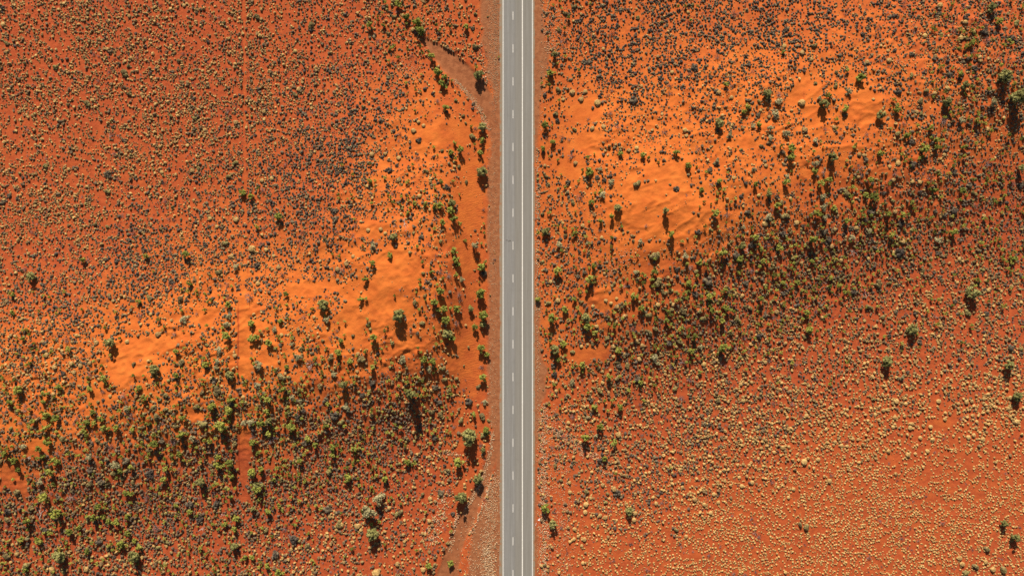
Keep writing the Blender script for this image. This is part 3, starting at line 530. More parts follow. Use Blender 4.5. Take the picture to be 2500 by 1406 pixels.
def v_hummock(m, nm):
    g = Geo(); dome(g, 0, 0, .86, .78, 12, None, jit=.10)
    for _ in range(random.choice((0, 1, 2))):
        a = rnd(0, 6.28); dome(g, .6 * math.cos(a), .6 * math.sin(a), rnd(.35, .5), rnd(.4, .6), 8, None)
    blades(g, 170, 1.0, .95, .035, base=.6)
    return single(nm, g, [m])
def v_dark():
    g = Geo()
    for _ in range(random.choice((4, 5, 6, 7))):
        a = rnd(0, 6.28); q = rnd(.1, .62); x, y, r = q * math.cos(a), q * math.sin(a), rnd(.28, .5)
        dome(g, x, y, r, r * 1.4, 7, None, jit=.25); leaves(g, (x, y, r), r * .95, 34, .075)
    blades(g, 40, 1.0, .9, .04)
    return single('dark_bush', g, [M['dark']])
def v_fallen():
    g = Geo(); branch(g, (-1, 0, .12), (1, rnd(-.2, .2), .02), .8, .055, 3, 0, .55, 5, .8)
    branch(g, (-.3, 0, .15), (.6, .6, .1), .5, .04, 2, 0, .6, 4, .8)
    return single('fallen_branch', g, [M['pale_wood']])
def v_stone():
    g = Geo(); dome(g, 0, 0, 1, 1, 6, random.random(), jit=.22, rings=((.85, -.3), (1.0, .3), (.65, .75)))
    return single('stone', g, [M['stone']])
VAR = {
 'g': [v_tree(random.choice((12, 14, 16)), 38, .115, M['lime'], .37) for _ in range(8)],
 't': [v_tree(30, 42, .085, M['grey_green'], .33) for _ in range(5)],
 'o': [v_bristly() for _ in range(6)], 'w': [v_silver() for _ in range(5)], 'd': [v_leafless() for _ in range(6)],
 'y': [v_hummock(M['straw'], 'spinifex_hummock') for _ in range(5)], 'c': [v_hummock(M['cream'], 'dry_hummock') for _ in range(4)],
 'k': [v_dark() for _ in range(6)], 'f': [v_fallen() for _ in range(4)], 's': [v_stone() for _ in range(5)],
}

# ---------------------------------------------------------------- ground: one sheet to the horizon, fine where the photo looks
def axis(lim, step, far):
    a = list(np.arange(-lim, lim + .01, step)); d = step
    while a[-1] < far:
        d *= 1.22; a.append(a[-1] + d); a.insert(0, a[0] - d)
    return np.array(a)
gx = axis(202, .45, 5000); gy = axis(118, .45, 5000)
X, Y = np.meshgrid(gx, gy)
Z = height(X, Y)
far = np.clip((np.hypot(X, Y) - 600) / 3000, 0, 1); Z = Z * (1 - far)
AX = 1250 + X * CAMH / (CAMH - Z) / S; AY = 703 - Y * CAMH / (CAMH - Z) / S      # which photo pixel sees this vertex
nx, ny = len(gx), len(gy)
idx = np.arange(nx * ny).reshape(ny, nx)
quads = np.stack([idx[:-1, :-1], idx[:-1, 1:], idx[1:, 1:], idx[1:, :-1]], -1).reshape(-1, 4)
V = np.stack([X.ravel(), Y.ravel(), Z.ravel()], -1)
me = mesh_from('ground', V, (quads.ravel(), np.full(len(quads), 4)), None, [gm], smooth=True)
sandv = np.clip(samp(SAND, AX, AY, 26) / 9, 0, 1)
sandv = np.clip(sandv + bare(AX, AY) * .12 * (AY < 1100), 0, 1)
cutv = np.maximum(strip(AX, AY, TRACK_A), strip(AX, AY, TRACK_B))
trackv = np.maximum(cutv, shoulder(AX, AY) * .92)
rut = np.zeros_like(X)
def line_rut(pts, w, k):
    d, s, t = polydist(AX, AY, pts)
    return (1 - sstep(w * .4, w, d)) * k * sstep(.25, .6, vn(AX, AY, 30, 14))
for pts, w, k in [([(582, 700), (581, 900), (583, 1080), (586, 1190)], 2.6, .8), ([(604, -50), (605, 200), (603, 420)], 3.0, .6), ([(590, -50), (592, 300), (588, 560)], 3.0, .55),
                  ([(1962, 150), (1964, 260), (1966, 330)], 2.6, .5), ([(607, 420), (604, 700)], 3, .45)]:
    rut = np.maximum(rut, line_rut(pts, w, k))
rip = np.maximum((1 - sstep(.6, 1.1, np.hypot((AX - 1150) / 45, (AY - 520) / 150))), (1 - sstep(.6, 1.1, np.hypot((AX - 1155) / 35, (AY - 880) / 110))))
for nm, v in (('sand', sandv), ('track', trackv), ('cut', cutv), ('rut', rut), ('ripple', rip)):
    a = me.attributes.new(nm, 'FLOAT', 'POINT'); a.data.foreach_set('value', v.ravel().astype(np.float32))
root = scene.collection
def link(o, parent=None):
    root.objects.link(o)
    if parent is not None: o.parent = parent
    return o
ground = link(bpy.data.objects.new('ground', me)); ground['kind'] = 'structure'
ground['label'] = 'red sand desert with two pale orange dunes cut by the road'; ground['category'] = 'ground'

# ---------------------------------------------------------------- road with its painted lines
def slab(name, x0, x1, y0, y1, z0, z1, m, parent=None):
    v = [(x0, y0, z0), (x1, y0, z0), (x1, y1, z0), (x0, y1, z0), (x0, y0, z1), (x1, y0, z1), (x1, y1, z1), (x0, y1, z1)]
    f = [(4, 5, 6, 7), (0, 1, 5, 4), (1, 2, 6, 5), (2, 3, 7, 6), (3, 0, 4, 7)]
    return link(bpy.data.objects.new(name, mesh_from(name, v, f, None, [m])), parent)
def PX(p): return (p - 1250) * S
RT = .05
g = Geo(); ys = np.concatenate([[-5000, -1000], np.arange(-160, 160.1, .6), [1000, 5000]])
le = PX(1221.0) + (fbm(ys, 0, 7, 3, 4) - .5) * .7; re = PX(1304.6) + (fbm(ys, 9, 6, 4, 4) - .5) * .7
vs = []
for i, yy in enumerate(ys): vs += [(le[i] - .25, yy, -.12), (le[i], yy, RT), (re[i], yy, RT), (re[i] + .25, yy, -.12)]
fs = []
for i in range(len(ys) - 1):
    for k in range(3): fs.append((4 * i + k, 4 * i + k + 1, 4 * i + 5 + k, 4 * i + 4 + k))
road = link(bpy.data.objects.new('road', mesh_from('road', vs, fs, None, [am]))); road['kind'] = 'structure'
road['label'] = 'straight grey three-lane asphalt road crossing the red desert'; road['category'] = 'road'
z0, z1 = RT + .004, RT + .008
slab('edge_line', PX(1227.3), PX(1228.8), -400, 400, z0, z1, pm, road)
slab('edge_line', PX(1298.9), PX(1300.4), -400, 400, z0, z1, pm, road)
slab('centre_line', PX(1274.2), PX(1276.5), -400, 400, z0, z1, pm, road)
# raised rumble ribs beside each edge line
for xc in (1229.3, 1300.95):
    g = Geo()
    for yy in np.arange(-125, 125, .5):
        x0, x1, y0, y1 = PX(xc), PX(xc) + .11, yy, yy + .22
        g.add([(x0, y0, z0), (x1, y0, z0), (x1, y1, z0), (x0, y1, z0), (x0, y0, z1 + .01), (x1, y0, z1 + .01), (x1, y1, z1 + .01), (x0, y1, z1 + .01)], [(4, 5, 6, 7), (0, 1, 5, 4), (1, 2, 6, 5), (2, 3, 7, 6), (3, 0, 4, 7)], .5)
    a, f, t, mi = g.arrays(); link(bpy.data.objects.new('rumble_strip', mesh_from('rumble_strip', a, f, t, [pm])), road)
for i in range(-4, 22):
    py = 39.3 + i * 80.05
    slab('lane_dash', PX(1251.7), PX(1253.1), (703 - py) * S - 1.5, (703 - py) * S + 1.5, z0, z1, pm, road)
g = Geo()
for sx_, sy_, r in ((1237, 587, .30), (1245, 588, .35), (1241.5, 589.5, .22)):
    n = 12; g.add([(PX(sx_) + r * rnd(.6, 1.2) * 1.5 * math.cos(6.283 * k / n), (703 - sy_) * S + r * rnd(.4, .9) * math.sin(6.283 * k / n), z0) for k in range(n)], [tuple(range(n))], .5)
a, f, t, mi = g.arrays(); link(bpy.data.objects.new('oil_stain', mesh_from('oil_stain', a, f, None, [sm])), road)
# ---------------------------------------------------------------- collect every plant: kind, px, py, radius (photo px), height factor
items = []
for (ox, oy), txt in HAND.items():
    for tok in txt.split():
        k = tok[0]; p = [float(v) for v in tok[1:].split(',')]
        X_, Y_ = ox + p[0] / 3.993, oy + p[1] / 3.993
        if k == 'y' and ((X_ > 1550 and Y_ > 950) or (X_ > 1380 and Y_ > 1200)): k = 'c'
        dup = False
        for q in items:
            if abs(q[1] - X_) < 5 and abs(q[2] - Y_) < 5 and q[0] == k: dup = True; break
        if not dup: items.append((k, X_, Y_, p[2] / 3.993, p[3] if len(p) > 3 else 1.0, 1))
PAD = 130
def cand(n):
    return rng.uniform(-PAD, 2500 + PAD, n), rng.uniform(-PAD, 1406 + PAD, n)
AREA = (2500 + 2 * PAD) * (1406 + 2 * PAD) / 1e4
def clumpy(px, py, k, s=24, lo=.30, hi=.62):
    return sstep(lo, hi, fbm(px, py, s, k, 3)) * .85 + .08
def blocked(px, py, road_only=False):
    b = sstep(.3, .6, strip(px, py, TRACK_A)) + sstep(.3, .6, strip(px, py, TRACK_B)) + ((px > 1215) & (px < 1312))
    if not road_only: b = b + shoulder(px, py) * .97
    return np.clip(b, 0, 1)
occ = {}
def fits(x, y, r, k=.8):
    R = r * k; i0, j0 = int(x // 8), int(y // 8)
    for i in range(i0 - 2, i0 + 3):
        for j in range(j0 - 2, j0 + 3):
            for (a, b_, c_) in occ.get((i, j), ()):
                if (a - x) ** 2 + (b_ - y) ** 2 < ((c_ + r) * k) ** 2: return False
    occ.setdefault((i0, j0), []).append((x, y, r)); return True
def thin(px, py, r, k=.8):
    o = np.argsort(-r); keep = [i for i in o if fits(px[i], py[i], r[i], k)]
    return px[keep], py[keep], r[keep]
for it in items: occ.setdefault((int(it[1] // 8), int(it[2] // 8)), []).append((it[1], it[2], it[3] * .75))
def field(G, per9, k, fr, warp=30, kk=.8, s=24, lo=.30, hi=.62):
    n = int(per9 * AREA * 2.1); px, py = cand(n)
    p = np.clip(samp(G, px, py, warp) / 9, 0, 1) * clumpy(px, py, k, s, lo, hi) * (1 - bare(px, py)) * (1 - blocked(px, py))
    p = p * (.55 + .9 * vn(px, py, 140, k + 5))
    m = rng.rand(n) < p; px, py = px[m], py[m]
    return thin(px, py, fr(px, py), kk)
SC = {}
ROWLOW = np.zeros((14, 25)); ROWLOW[11:, :11] = 1
DPX = np.where((DP <= 1) & (np.arange(25)[None, :] < 8), DP * .45, DP) + np.clip(DG - 2, 0, 4) * .55
SC['G'] = field(DG * (1 - .35 * ROWLOW), 38, 1, lambda x, y: rng.uniform(3.1, 6.6, len(x)), kk=.50, s=40)
SC['O'] = field(np.maximum(DG - 1, 0) * (1 - .45 * ROWLOW) + (DY > 7) * .3, 60, 7, lambda x, y: rng.uniform(2.6, 5.6, len(x)), kk=.48, s=36)
SC['D'] = field(np.clip(DG * .5 + .9, 0, 4), 22, 9, lambda x, y: rng.uniform(3.5, 8, len(x)), kk=.7, s=50)
SC['P'] = field(DPX, 215, 2, lambda x, y: np.clip(rng.lognormal(math.log(2.25), .30, len(x)), 1.2, 4.6), kk=.70, lo=.24, hi=.6)
big_y = lambda x, y: np.clip(rng.lognormal(math.log(1.9), .36, len(x)) * (1 + .35 * sstep(600, 1100, y)), 1.1, 4.6)
SC['Y'] = field(DY * (1 - .30 * ROWLOW), 275, 3, big_y, kk=.70, s=18, lo=.2, hi=.56)
SC['C'] = field(DC, 215, 4, lambda x, y: np.clip(rng.lognormal(math.log(1.95), .26, len(x)) * (1.35 - .35 * sstep(980, 1180, y)) , 1.0, np.where(y > 1150, 2.9, 4.2)), kk=.80, s=16, lo=.2, hi=.55)
# clods, tufts and pebbles on the open sand
n = 42000; px, py = cand(n)
p = (.5 + .5 * sstep(3, 7, samp(SAND, px, py))) * clumpy(px, py, 6, 30, .4, .65) * (1 - .85 * bare(px, py)) * (1 - blocked(px, py)) * (1 - .8 * sstep(3, 7, samp(DC, px, py)))
m = rng.rand(n) < p * .8; SC['N'] = thin(px[m], py[m], rng.uniform(.65, 1.5, m.sum()), .8)
# roadside and drain rubble: centre line, half width, count, radius range
ST = [([(1212, -20), (1212, 250)], 12, 520, .6, 1.2), ([(1200, -20), (1200, 200)], 22, 420, .6, 1.4), ([(1108, 196), (1140, 226), (1170, 268), (1192, 318)], 7, 620, .8, 1.7),
      ([(1172, 110), (1180, 170), (1190, 205)], 8, 60, 1.2, 2.6), ([(1205, 200), (1210, 330)], 9, 60, .7, 1.2), ([(1208, 330), (1208, 1040)], 9, 330, .6, 1.1), ([(1196, 330), (1198, 1040)], 9, 300, .6, 1.3),
      ([(1203, 1054), (1196, 1110), (1180, 1165), (1160, 1205), (1138, 1240)], 6, 380, .9, 1.9), ([(1118, 1255), (1104, 1300), (1096, 1345)], 7, 110, 1.0, 2.2),
      ([(1196, 1185), (1180, 1228), (1166, 1268), (1150, 1300)], 4, 110, 1.3, 2.6), ([(1205, 1160), (1195, 1290), (1185, 1420)], 24, 1300, .7, 1.7), ([(1192, 1330), (1196, 1420)], 14, 280, 1.0, 2.4),
      ([(1068, 1100), (1122, 1112)], 9, 75, 1.2, 2.4), ([(1088, 1195), (1070, 1260), (1048, 1330)], 24, 300, 1.1, 2.4), ([(1150, 1260), (1140, 1420)], 26, 240, .7, 1.5),
      ([(1313, 360), (1313, 760)], 6, 480, .9, 2.0), ([(1312, 760), (1314, 990)], 5, 120, .8, 1.6), ([(1328, 985), (1326, 1100), (1330, 1420)], 12, 1100, 1.0, 2.1), ([(1317, 985), (1317, 1420)], 6, 260, .7, 1.2),
      ([(1355, 1000), (1365, 1120), (1370, 1420)], 38, 1100, .8, 1.6), ([(1345, 1048), (1400, 1075), (1425, 1108), (1460, 1115)], 15, 420, .9, 1.8), ([(1460, 1110), (1500, 1180)], 30, 160, .9, 1.6),
      ([(1335, -20), (1345, 130)], 16, 260, 1.0, 1.9), ([(1360, 20), (1370, 130)], 30, 260, .9, 1.7), ([(1325, 120), (1322, 350)], 8, 120, .7, 1.4), ([(1535, 610), (1500, 640), (1480, 700)], 40, 130, .9, 1.7),
      ([(1800, 560), (1760, 640)], 45, 110, .9, 1.7), ([(1900, 590), (1830, 560)], 35, 90, .9, 1.7), ([(985, 150), (1010, 190)], 26, 160, .7, 1.4), ([(1210, -20), (1212, 240)], 8, 260, .6, 1.1)]
sx_, sy_, sr_ = [], [], []
for pts, hw, n, r0, r1 in ST:
    pts = np.array(pts, float); seg = np.hypot(*(pts[1:] - pts[:-1]).T); cum = np.concatenate([[0], np.cumsum(seg)])
    t = rng.uniform(0, cum[-1], n); x = np.interp(t, cum, pts[:, 0]); y = np.interp(t, cum, pts[:, 1])
    x = x + rng.normal(0, hw * .5, n); y = y + rng.normal(0, hw * .3, n)
    ok = (x < 1219.5) | (x > 1307); sx_.append(x[ok]); sy_.append(y[ok]); sr_.append(rng.uniform(r0, r1, ok.sum()) * .92)
SC['S'] = thin(np.concatenate(sx_), np.concatenate(sy_), np.concatenate(sr_), .62)

# ---------------------------------------------------------------- split each kind: the 300 that show largest are individuals, the rest is one "stuff" object
def visible(x, y, r): return (x > -r) & (x < 2500 + r) & (y > -r) & (y < 1406 + r)
MAXI = 300
need = {k: sum(1 for i in items if i[0] == k) for k in 'gtodwykfcs'}
rest = {}
for src, k, hf in (('G', 'g', 1), ('O', 'o', 1), ('D', 'd', 1), ('P', 'k', 1), ('Y', 'y', 1), ('C', 'c', 1), ('S', 's', 1)):
    x, y, r = SC[src]
    extra = []
    room = MAXI - need[k]
    o = np.argsort(-(r * visible(x, y, r)))
    take = o[:max(0, room)]; take = [i for i in take if visible(x[i], y[i], r[i])]
    msk = np.ones(len(x), bool); msk[take] = False
    for i in take: items.append((k, x[i], y[i], r[i], hf, 0))
    rest[k] = (x[msk], y[msk], r[msk])
for k in 'gtodwykfcs':                            # more than 300 picked by hand: the smallest join the rest
    own = sorted([i for i in items if i[0] == k], key=lambda i: -i[3])
    if len(own) > MAXI:
        drop = own[MAXI:]; items = [i for i in items if not (i[0] == k and i in drop)]
        x, y, r = rest.get(k, (np.zeros(0),) * 3)
        rest[k] = (np.append(x, [d[1] for d in drop]), np.append(y, [d[2] for d in drop]), np.append(r, [d[3] for d in drop]))
rest['n'] = SC['N']

# ---------------------------------------------------------------- stuff: low variants merged into one mesh per kind
def low_dome(seg, h, blad=0, multi=1, jit=.3):
    g = Geo()
    for q in range(multi):
        x, y = (0, 0) if q == 0 else (rnd(-.7, .7), rnd(-.7, .7)); r = 1 if q == 0 else rnd(.4, .7)
        dome(g, x, y, r * .93, h * r, seg, None, jit=jit)
    if blad: blades(g, blad, 1.08, h * 1.12, .09, base=.6, lo=.05)
    return g.arrays()
def low_tree(nc, nl, s):
    g = Geo()
    for _ in range(nc):
        p = unit(np.random.normal(size=3)) * rnd(.3, .75) * [1, 1, 1.1] + [0, 0, 1.1]; leaves(g, p, .38, nl, s)
        dome(g, p[0], p[1], .26, .4, 5, None, z0=p[2] - .2, jit=.25, rings=((.6, 0), (1, .4)))
    tube(g, (0, 0, -.2), (0, 0, 1.3), .07, .03, 1, 4)
    return g.arrays()
def low_bush():
    g = Geo(); dome(g, 0, 0, .68, .95, 7, None)
    for _ in range(5): leaves(g, (rnd(-.5, .5), rnd(-.5, .5), rnd(.3, 1.0)), .38, 14, .13)
    blades(g, 22, 1, 1.25, .06); return g.arrays()
def low_twigs():
    g = Geo()
    for i in range(7):
        a = rnd(0, 6.28); e = rnd(.2, 1.1); branch(g, (0, 0, .03), (math.cos(a) * math.cos(e), math.sin(a) * math.cos(e), math.sin(e)), .42, .04, 1, 0, .55, 3, .5)
    leaves(g, (0, 0, .3), .5, 22, .07, 1); return g.arrays()
LOW = {'y': ([low_dome(7, 1.1, 14, random.choice((1, 2, 2, 3))) for _ in range(8)], [M['straw']], 'spinifex_tussocks', 'grass'),
       'k': ([low_dome(7, 1.1, 12, random.choice((1, 2, 2, 3))) for _ in range(8)], [M['dark']], 'dark_tussocks', 'shrubs'),
       'c': ([low_dome(7, 1.0, 8, random.choice((1, 1, 2)), .2) for _ in range(6)], [M['cream']], 'dry_tussocks', 'grass'),
       'g': ([low_tree(9, 15, .15) for _ in range(6)], [M['lime'], M['bark']], 'shrub_thicket', 'shrubs'),
       'o': ([low_bush() for _ in range(6)], [M['olive']], 'bristly_thicket', 'shrubs'),
       'd': ([low_twigs() for _ in range(5)], [M['twig'], M['dark']], 'twiggy_scrub', 'shrubs'),
       's': ([low_dome(5, 1.0, 0, 1, .25) for _ in range(6)], [M['stone']], 'roadside_rubble', 'stones'),
       'n': ([low_dome(5, 1.1, 0, 1, .25) for _ in range(5)], [M['clod']], 'sand_clods', 'clods')}
STUFF_LABEL = {'y': 'countless small olive and straw spinifex tussocks over the red flats', 'k': 'countless small dark blue-grey tussocks on the dune flanks', 'c': 'countless small cream grass tussocks over the lower right flat',
               'g': 'small lime green shrubs crowded on the shaded dune slopes', 'o': 'small olive bristly bushes crowded between the green shrubs', 'd': 'small leafless grey scrub scattered among the bushes',
               's': 'pale broken rubble and gravel along the road edges and drains', 'n': 'small sand clods and tufts on the open orange sand'}
def center_up(k, r, hf):        # height of the plant's middle above the ground, metres
    R = r * S
    return R * {'g': 1.15, 't': 1.15, 'o': .75, 'w': .6, 'd': .35, 'y': .45, 'c': .45, 'k': .5, 'f': .1, 's': .3, 'n': .3}[k] * hf
for k, (vs_, mats, nm, cat) in LOW.items():
    if k not in rest or len(rest[k][0]) == 0: continue
    x, y, r = rest[k]
    wx, wy, wz = to_world(x, y, center_up(k, r, 1.0))
    which = rng.randint(0, len(vs_), len(x)); rot = rng.uniform(0, 6.283, len(x)); sz = rng.uniform(.8, 1.2, len(x)); tnt = rng.uniform(-.48, .48, len(x))
    if k == 'y': tnt = tnt + .22 * sstep(0, 3, samp(DC, x, y)) - .42 * sstep(1.5, 5, samp(DG, x, y))
    AV, AL, AC, AT, AM = [], [], [], [], []; base = 0
    for vi, (v, f, t, mi) in enumerate(vs_):
        s = np.where(which == vi)[0]
        if not len(s): continue
        R = (r[s] * S)[:, None]; ca, sa = np.cos(rot[s])[:, None], np.sin(rot[s])[:, None]
        P = np.stack([wx[s][:, None] + R * (v[:, 0] * ca - v[:, 1] * sa), wy[s][:, None] + R * (v[:, 0] * sa + v[:, 1] * ca), wz[s][:, None] + R * sz[s][:, None] * v[:, 2] - .02], -1)
        cnt = np.array([len(q) for q in f]); lo = np.array([i for q in f for i in q])
        AV.append(P.reshape(-1, 3)); AL.append((lo[None, :] + base + (np.arange(len(s)) * len(v))[:, None]).ravel())
        AC.append(np.tile(cnt, len(s))); AT.append(np.clip(t[None, :] * .6 + .2 + tnt[s][:, None], 0, 1).ravel()); AM.append(np.tile(np.array(mi), len(s)))
        base += len(s) * len(v)
    me = mesh_from(nm, np.concatenate(AV), (np.concatenate(AL), np.concatenate(AC)), np.concatenate(AT), mats)
    am_ = np.concatenate(AM)
    if am_.max() > 0: me.polygons.foreach_set('material_index', am_.astype(np.int32))
    o = link(bpy.data.objects.new(nm, me)); o['kind'] = 'stuff'; o['label'] = STUFF_LABEL[k]; o['category'] = cat

# ---------------------------------------------------------------- landmarks the labels refer to: px, py, short phrase, full label for the plant itself
LM = [
 (1025, 74, 'the round lime shrub topping the upper track', 'round lime shrub with dark shadow at the top end of the upper brown track'),
 (1169, 182, 'the boulder-side tree by the upper track', 'grey-green round tree among boulders between the upper brown track and the road'),
 (1087, 262, 'the green shrub on the upper-left sand', 'green shrub alone on bright sand below the upper brown track'),
 (1176, 420, 'the grey tree on the left shoulder', 'grey-green spreading tree with bare side branches on the left road shoulder'),
 (1092, 458, 'the dark bush above the ripples', 'dark round bush on the slope left of the wind ripples'),
 (1160, 600, 'the silver tree on the left shoulder', 'tall silver shrub casting a dark shadow beside the left road shoulder'),
 (1172, 715, 'the yellow-green roadside pair', 'lower yellow-green tall shrub of the crowded left roadside row'),
 (1175, 852, 'the lower-middle roadside shrub', 'rounded yellow-green shrub above grey twigs in the left roadside row'),
 (961, 579, 'the pale shrub above the bare dune', 'pale grey-green shrub standing alone above the smooth bare dune'),
 (950, 622, 'the lime shrub on the bare dune', 'small lime shrub alone on the smooth bare dune left of the road'),
 (972, 770, 'the big tree on the left dune', 'big grey-green tree with a long dark shadow on the left dune'),
 (1003, 962, 'the tree with the longest shadow', 'grey-green tree casting the longest shadow of the left dune'),
 (1146, 1069, 'the huge yellow-green roadside tree', 'huge yellow-green tree beside the rubble near the lower left shoulder'),
 (1122, 1127, 'the bright lime ball shrub', 'bright lime ball-shaped shrub below the pale stone patch'),
 (1167, 1169, 'the olive tree topping the lower track', 'olive round tree on the rubble edge of the lower brown track'),
 (1124, 1214, 'the olive tree left of the lower track', 'olive broad round tree on the left edge of the lower brown track'),
 (902, 1250, 'the largest pale silver bush', 'largest pale silver bush of the three at bottom left centre'),
 (909, 1304, 'the bottom grey-green tree', 'lowest grey-green tree of the three at bottom left centre'),
 (633, 893, 'the silver mound on bare sand', 'wide silver leafless mound alone on the bare sand left of centre'),
 (761, 890, 'the widest grey twig heap', 'widest heap of grey twigs on the left dune'),
 (788, 744, 'the dark green dune-top tree', 'dark green spreading tree on the orange top of the left dune'),
 (683, 922, 'the wide brown bristly bush', 'wide brown bristly bush with green neighbours on the left dune'),
 (560, 915, 'the tree left of the rut', 'grey-green tree with ragged shadow just left of the thin rut'),
 (266, 837, 'the tree left of the far-left sand', 'grey-green leaning tree with reddish shadow above the far-left bare sand'),
 (376, 902, 'the bare-topped tree on far-left sand', 'grey-brown tree below the far-left bare sand'),
 (355, 626, 'the lime shrub on the grey-tuft flat', 'lone lime shrub among dark tufts on the left flat'),
 (74, 676, 'the grey tree near the left edge', 'grey-green tree with dark shadow near the left picture edge'),
 (300, 175, 'the dark thicket on the upper-left flat', 'dark olive bush thicket on the upper-left flat'),
 (718, 230, 'the olive bush right of the track ruts', 'olive bush on the flat right of the faint vehicle ruts'),
 (590, 471, 'the left one of two rut shrubs', 'left yellow-green shrub of the pair straddling the faint rut'),
 (614, 1132, 'the big shrub right of the lower rut', 'big lime shrub with dark shadow right of the thin lower rut'),
 (325, 1357, 'the bottom-left grey tree', 'grey-green tree low in the bottom-left scrub'),
 (102, 1247, 'the bleached branch at lower left', 'bleached fallen branch in the lower-left scrub'),
 (1344, 178, 'the shrub on the upper right shoulder', 'green shrub with dark shadow on the upper right road shoulder'),
 (1333, 564, 'the tree on the middle right shoulder', 'grey-green tree with blue-black shadow by the middle right shoulder'),
 (1439, 419, 'the bright shrub right of the road', 'bright lime shrub over grey bushes right of the road'),
 (1557, 448, 'the brown bush on bare sand', 'brown bristly bush alone on the widest bare sand'),
 (1600, 622, 'the big bristly dune bush', 'big bristly yellow-brown bush below the widest bare sand'),
 (1639, 570, 'the lime shrub with long shadow', 'lime shrub with long narrow shadow below the widest bare sand'),
 (1625, 515, 'the thin tree below bare sand', 'thin sparse tree with a long broken shadow below the widest bare sand'),
 (1651, 373, 'the lime shrub right of bare sand', 'lime shrub with dark shadow up and right of the widest bare sand'),
 (1755, 300, 'the sparse tree with branchy shadow', 'sparse green tree with a branchy red shadow on the right dune'),
 (1874, 230, 'the tall tree on the right dune', 'tall dark green tree on the upper right dune'),
 (2101, 188, 'the lime tree above the bowl', 'leafy lime tree above the smooth sand bowl at upper right'),
 (2066, 265, 'the dark shrub left of the bowl', 'dark lime shrub at the left edge of the smooth sand bowl'),
 (2491, 233, 'the huge tree at the right edge', 'huge dark grey-green tree cut by the right picture edge'),
 (2151, 373, 'the bright shrub on the right crest', 'bright round lime shrub with a straight shadow near the right crest'),
 (2256, 361, 'the wide lime shrub at upper right', 'wide dark-shadowed lime shrub at upper right'),
 (1932, 385, 'the stacked pair of lime shrubs', 'lower lime shrub of a stacked pair on the right dune'),
 (1920, 526, 'the broad yellowish bush', 'broad yellowish bristly bush in the right dune scrub'),
 (2068, 471, 'the wide brush with combed shadow', 'wide olive brush with a combed shadow on the right dune'),
 (1350, 775, 'the yellow bush by the right shoulder', 'yellow-green ragged bush beside the right shoulder'),
 (1353, 854, 'the grey tree by the right shoulder', 'grey-green ragged tree beside the lower right shoulder'),
 (1766, 849, 'the twisted lime shrub', 'twisted bright lime shrub at the lower edge of the right scrub'),
 (1976, 804, 'the lime shrub at the scrub edge', 'lime tall shrub at the lower right edge of the scrub'),
 (2229, 803, 'the grey tree on the right flat', 'grey-green tree with forked shadow on the right flat'),
 (2168, 884, 'the oval tree on the right flat', 'oval olive-grey tree with dark shadow on the right flat'),
 (2464, 890, 'the right-edge upper olive tree', 'olive-grey tree near the right edge above the cream hummocks'),
 (2486, 969, 'the right-edge lower olive tree', 'round olive-grey tree at the right edge among cream hummocks'),
 (2375, 714, 'the ragged tree at middle right', 'ragged olive tree on the middle right flat'),
 (1428, 1069, 'the bright shrub over dark shadow', 'bright lime shrub over dark shadow beside the right rubble'),
 (1333, 1240, 'the lime shrub on the lower shoulder', 'bright lime round shrub on the lower right shoulder'),
 (1350, 1279, 'the grey shrub on the lower shoulder', 'grey-green shrub below the lime shrub on the lower right shoulder'),
 (1508, 1204, 'the dark round bush at lower right', 'dark brown round bush among straw hummocks at lower right'),
 (1537, 1248, 'the grey-brown tree at lower right', 'grey-brown sparse tree beside a cream hummock at lower right'),
 (1970, 1288, 'the brown pair among cream hummocks', 'right brown bristly bush of the pair among cream hummocks'),
 (2478, 1312, 'the dark tree in the lower right', 'dark grey tree near the lower right corner'),
 (2452, 1277, 'the pale tree in the lower right', 'pale olive-grey tree up and left of the lower right dark tree'),
 (2455, 1392, 'the corner thicket at lower right', 'olive thicket in the lower right corner'),
]
ORD = ['', 'second ', 'third ', 'fourth ', 'fifth ', 'sixth ', 'seventh ', 'eighth ']
for n_ in range(8):
    LM.append((1252, 39.3 + 80.05 * n_, 'the ' + (ORD[n_] + 'lane dash from the top' if n_ else 'topmost lane dash'), None))
    LM.append((1252, 39.3 + 80.05 * (17 - n_), 'the ' + (ORD[n_] + 'lane dash from the bottom' if n_ else 'lowest lane dash'), None))
LM += [(1316, 1268, 'the white plastic scrap', None), (1242, 588, 'the oil stain', None), (2500, 1406, 'the lower right photo corner', None), (0, 1406, 'the lower left photo corner', None),
       (0, 0, 'the upper left photo corner', None), (2500, 0, 'the upper right photo corner', None), (1590, 490, 'the widest bare sand', None), (2110, 262, 'the smooth sand bowl', None), (345, 850, 'the far-left bare sand', None)]
KIND = {'g': ('green_shrub', 'shrub', 'lime shrubs on the dunes'), 't': ('desert_tree', 'tree', 'grey-green desert trees'), 'o': ('bristly_bush', 'bush', 'olive bristly bushes'),
        'd': ('leafless_bush', 'bush', 'leafless grey bushes'), 'w': ('silver_shrub', 'shrub', 'silver shrubs'), 'y': ('spinifex_hummock', 'grass hummock', 'straw spinifex hummocks'),
        'c': ('dry_hummock', 'grass hummock', 'cream dry hummocks'), 'k': ('dark_bush', 'bush', 'dark round bushes'), 'f': ('fallen_branch', 'branch', 'fallen bleached branches'), 's': ('stone', 'stone', 'stones of the roadside rubble')}
LOOK = {'g': 'lime green shrub', 't': 'grey-green tree', 'o': 'olive bristly bush', 'd': 'leafless grey bush', 'w': 'silver shrub', 'y': 'straw spinifex hummock', 'c': 'cream dry hummock', 'k': 'dark round bush', 'f': 'bleached fallen branch', 's': 'pale stone'}
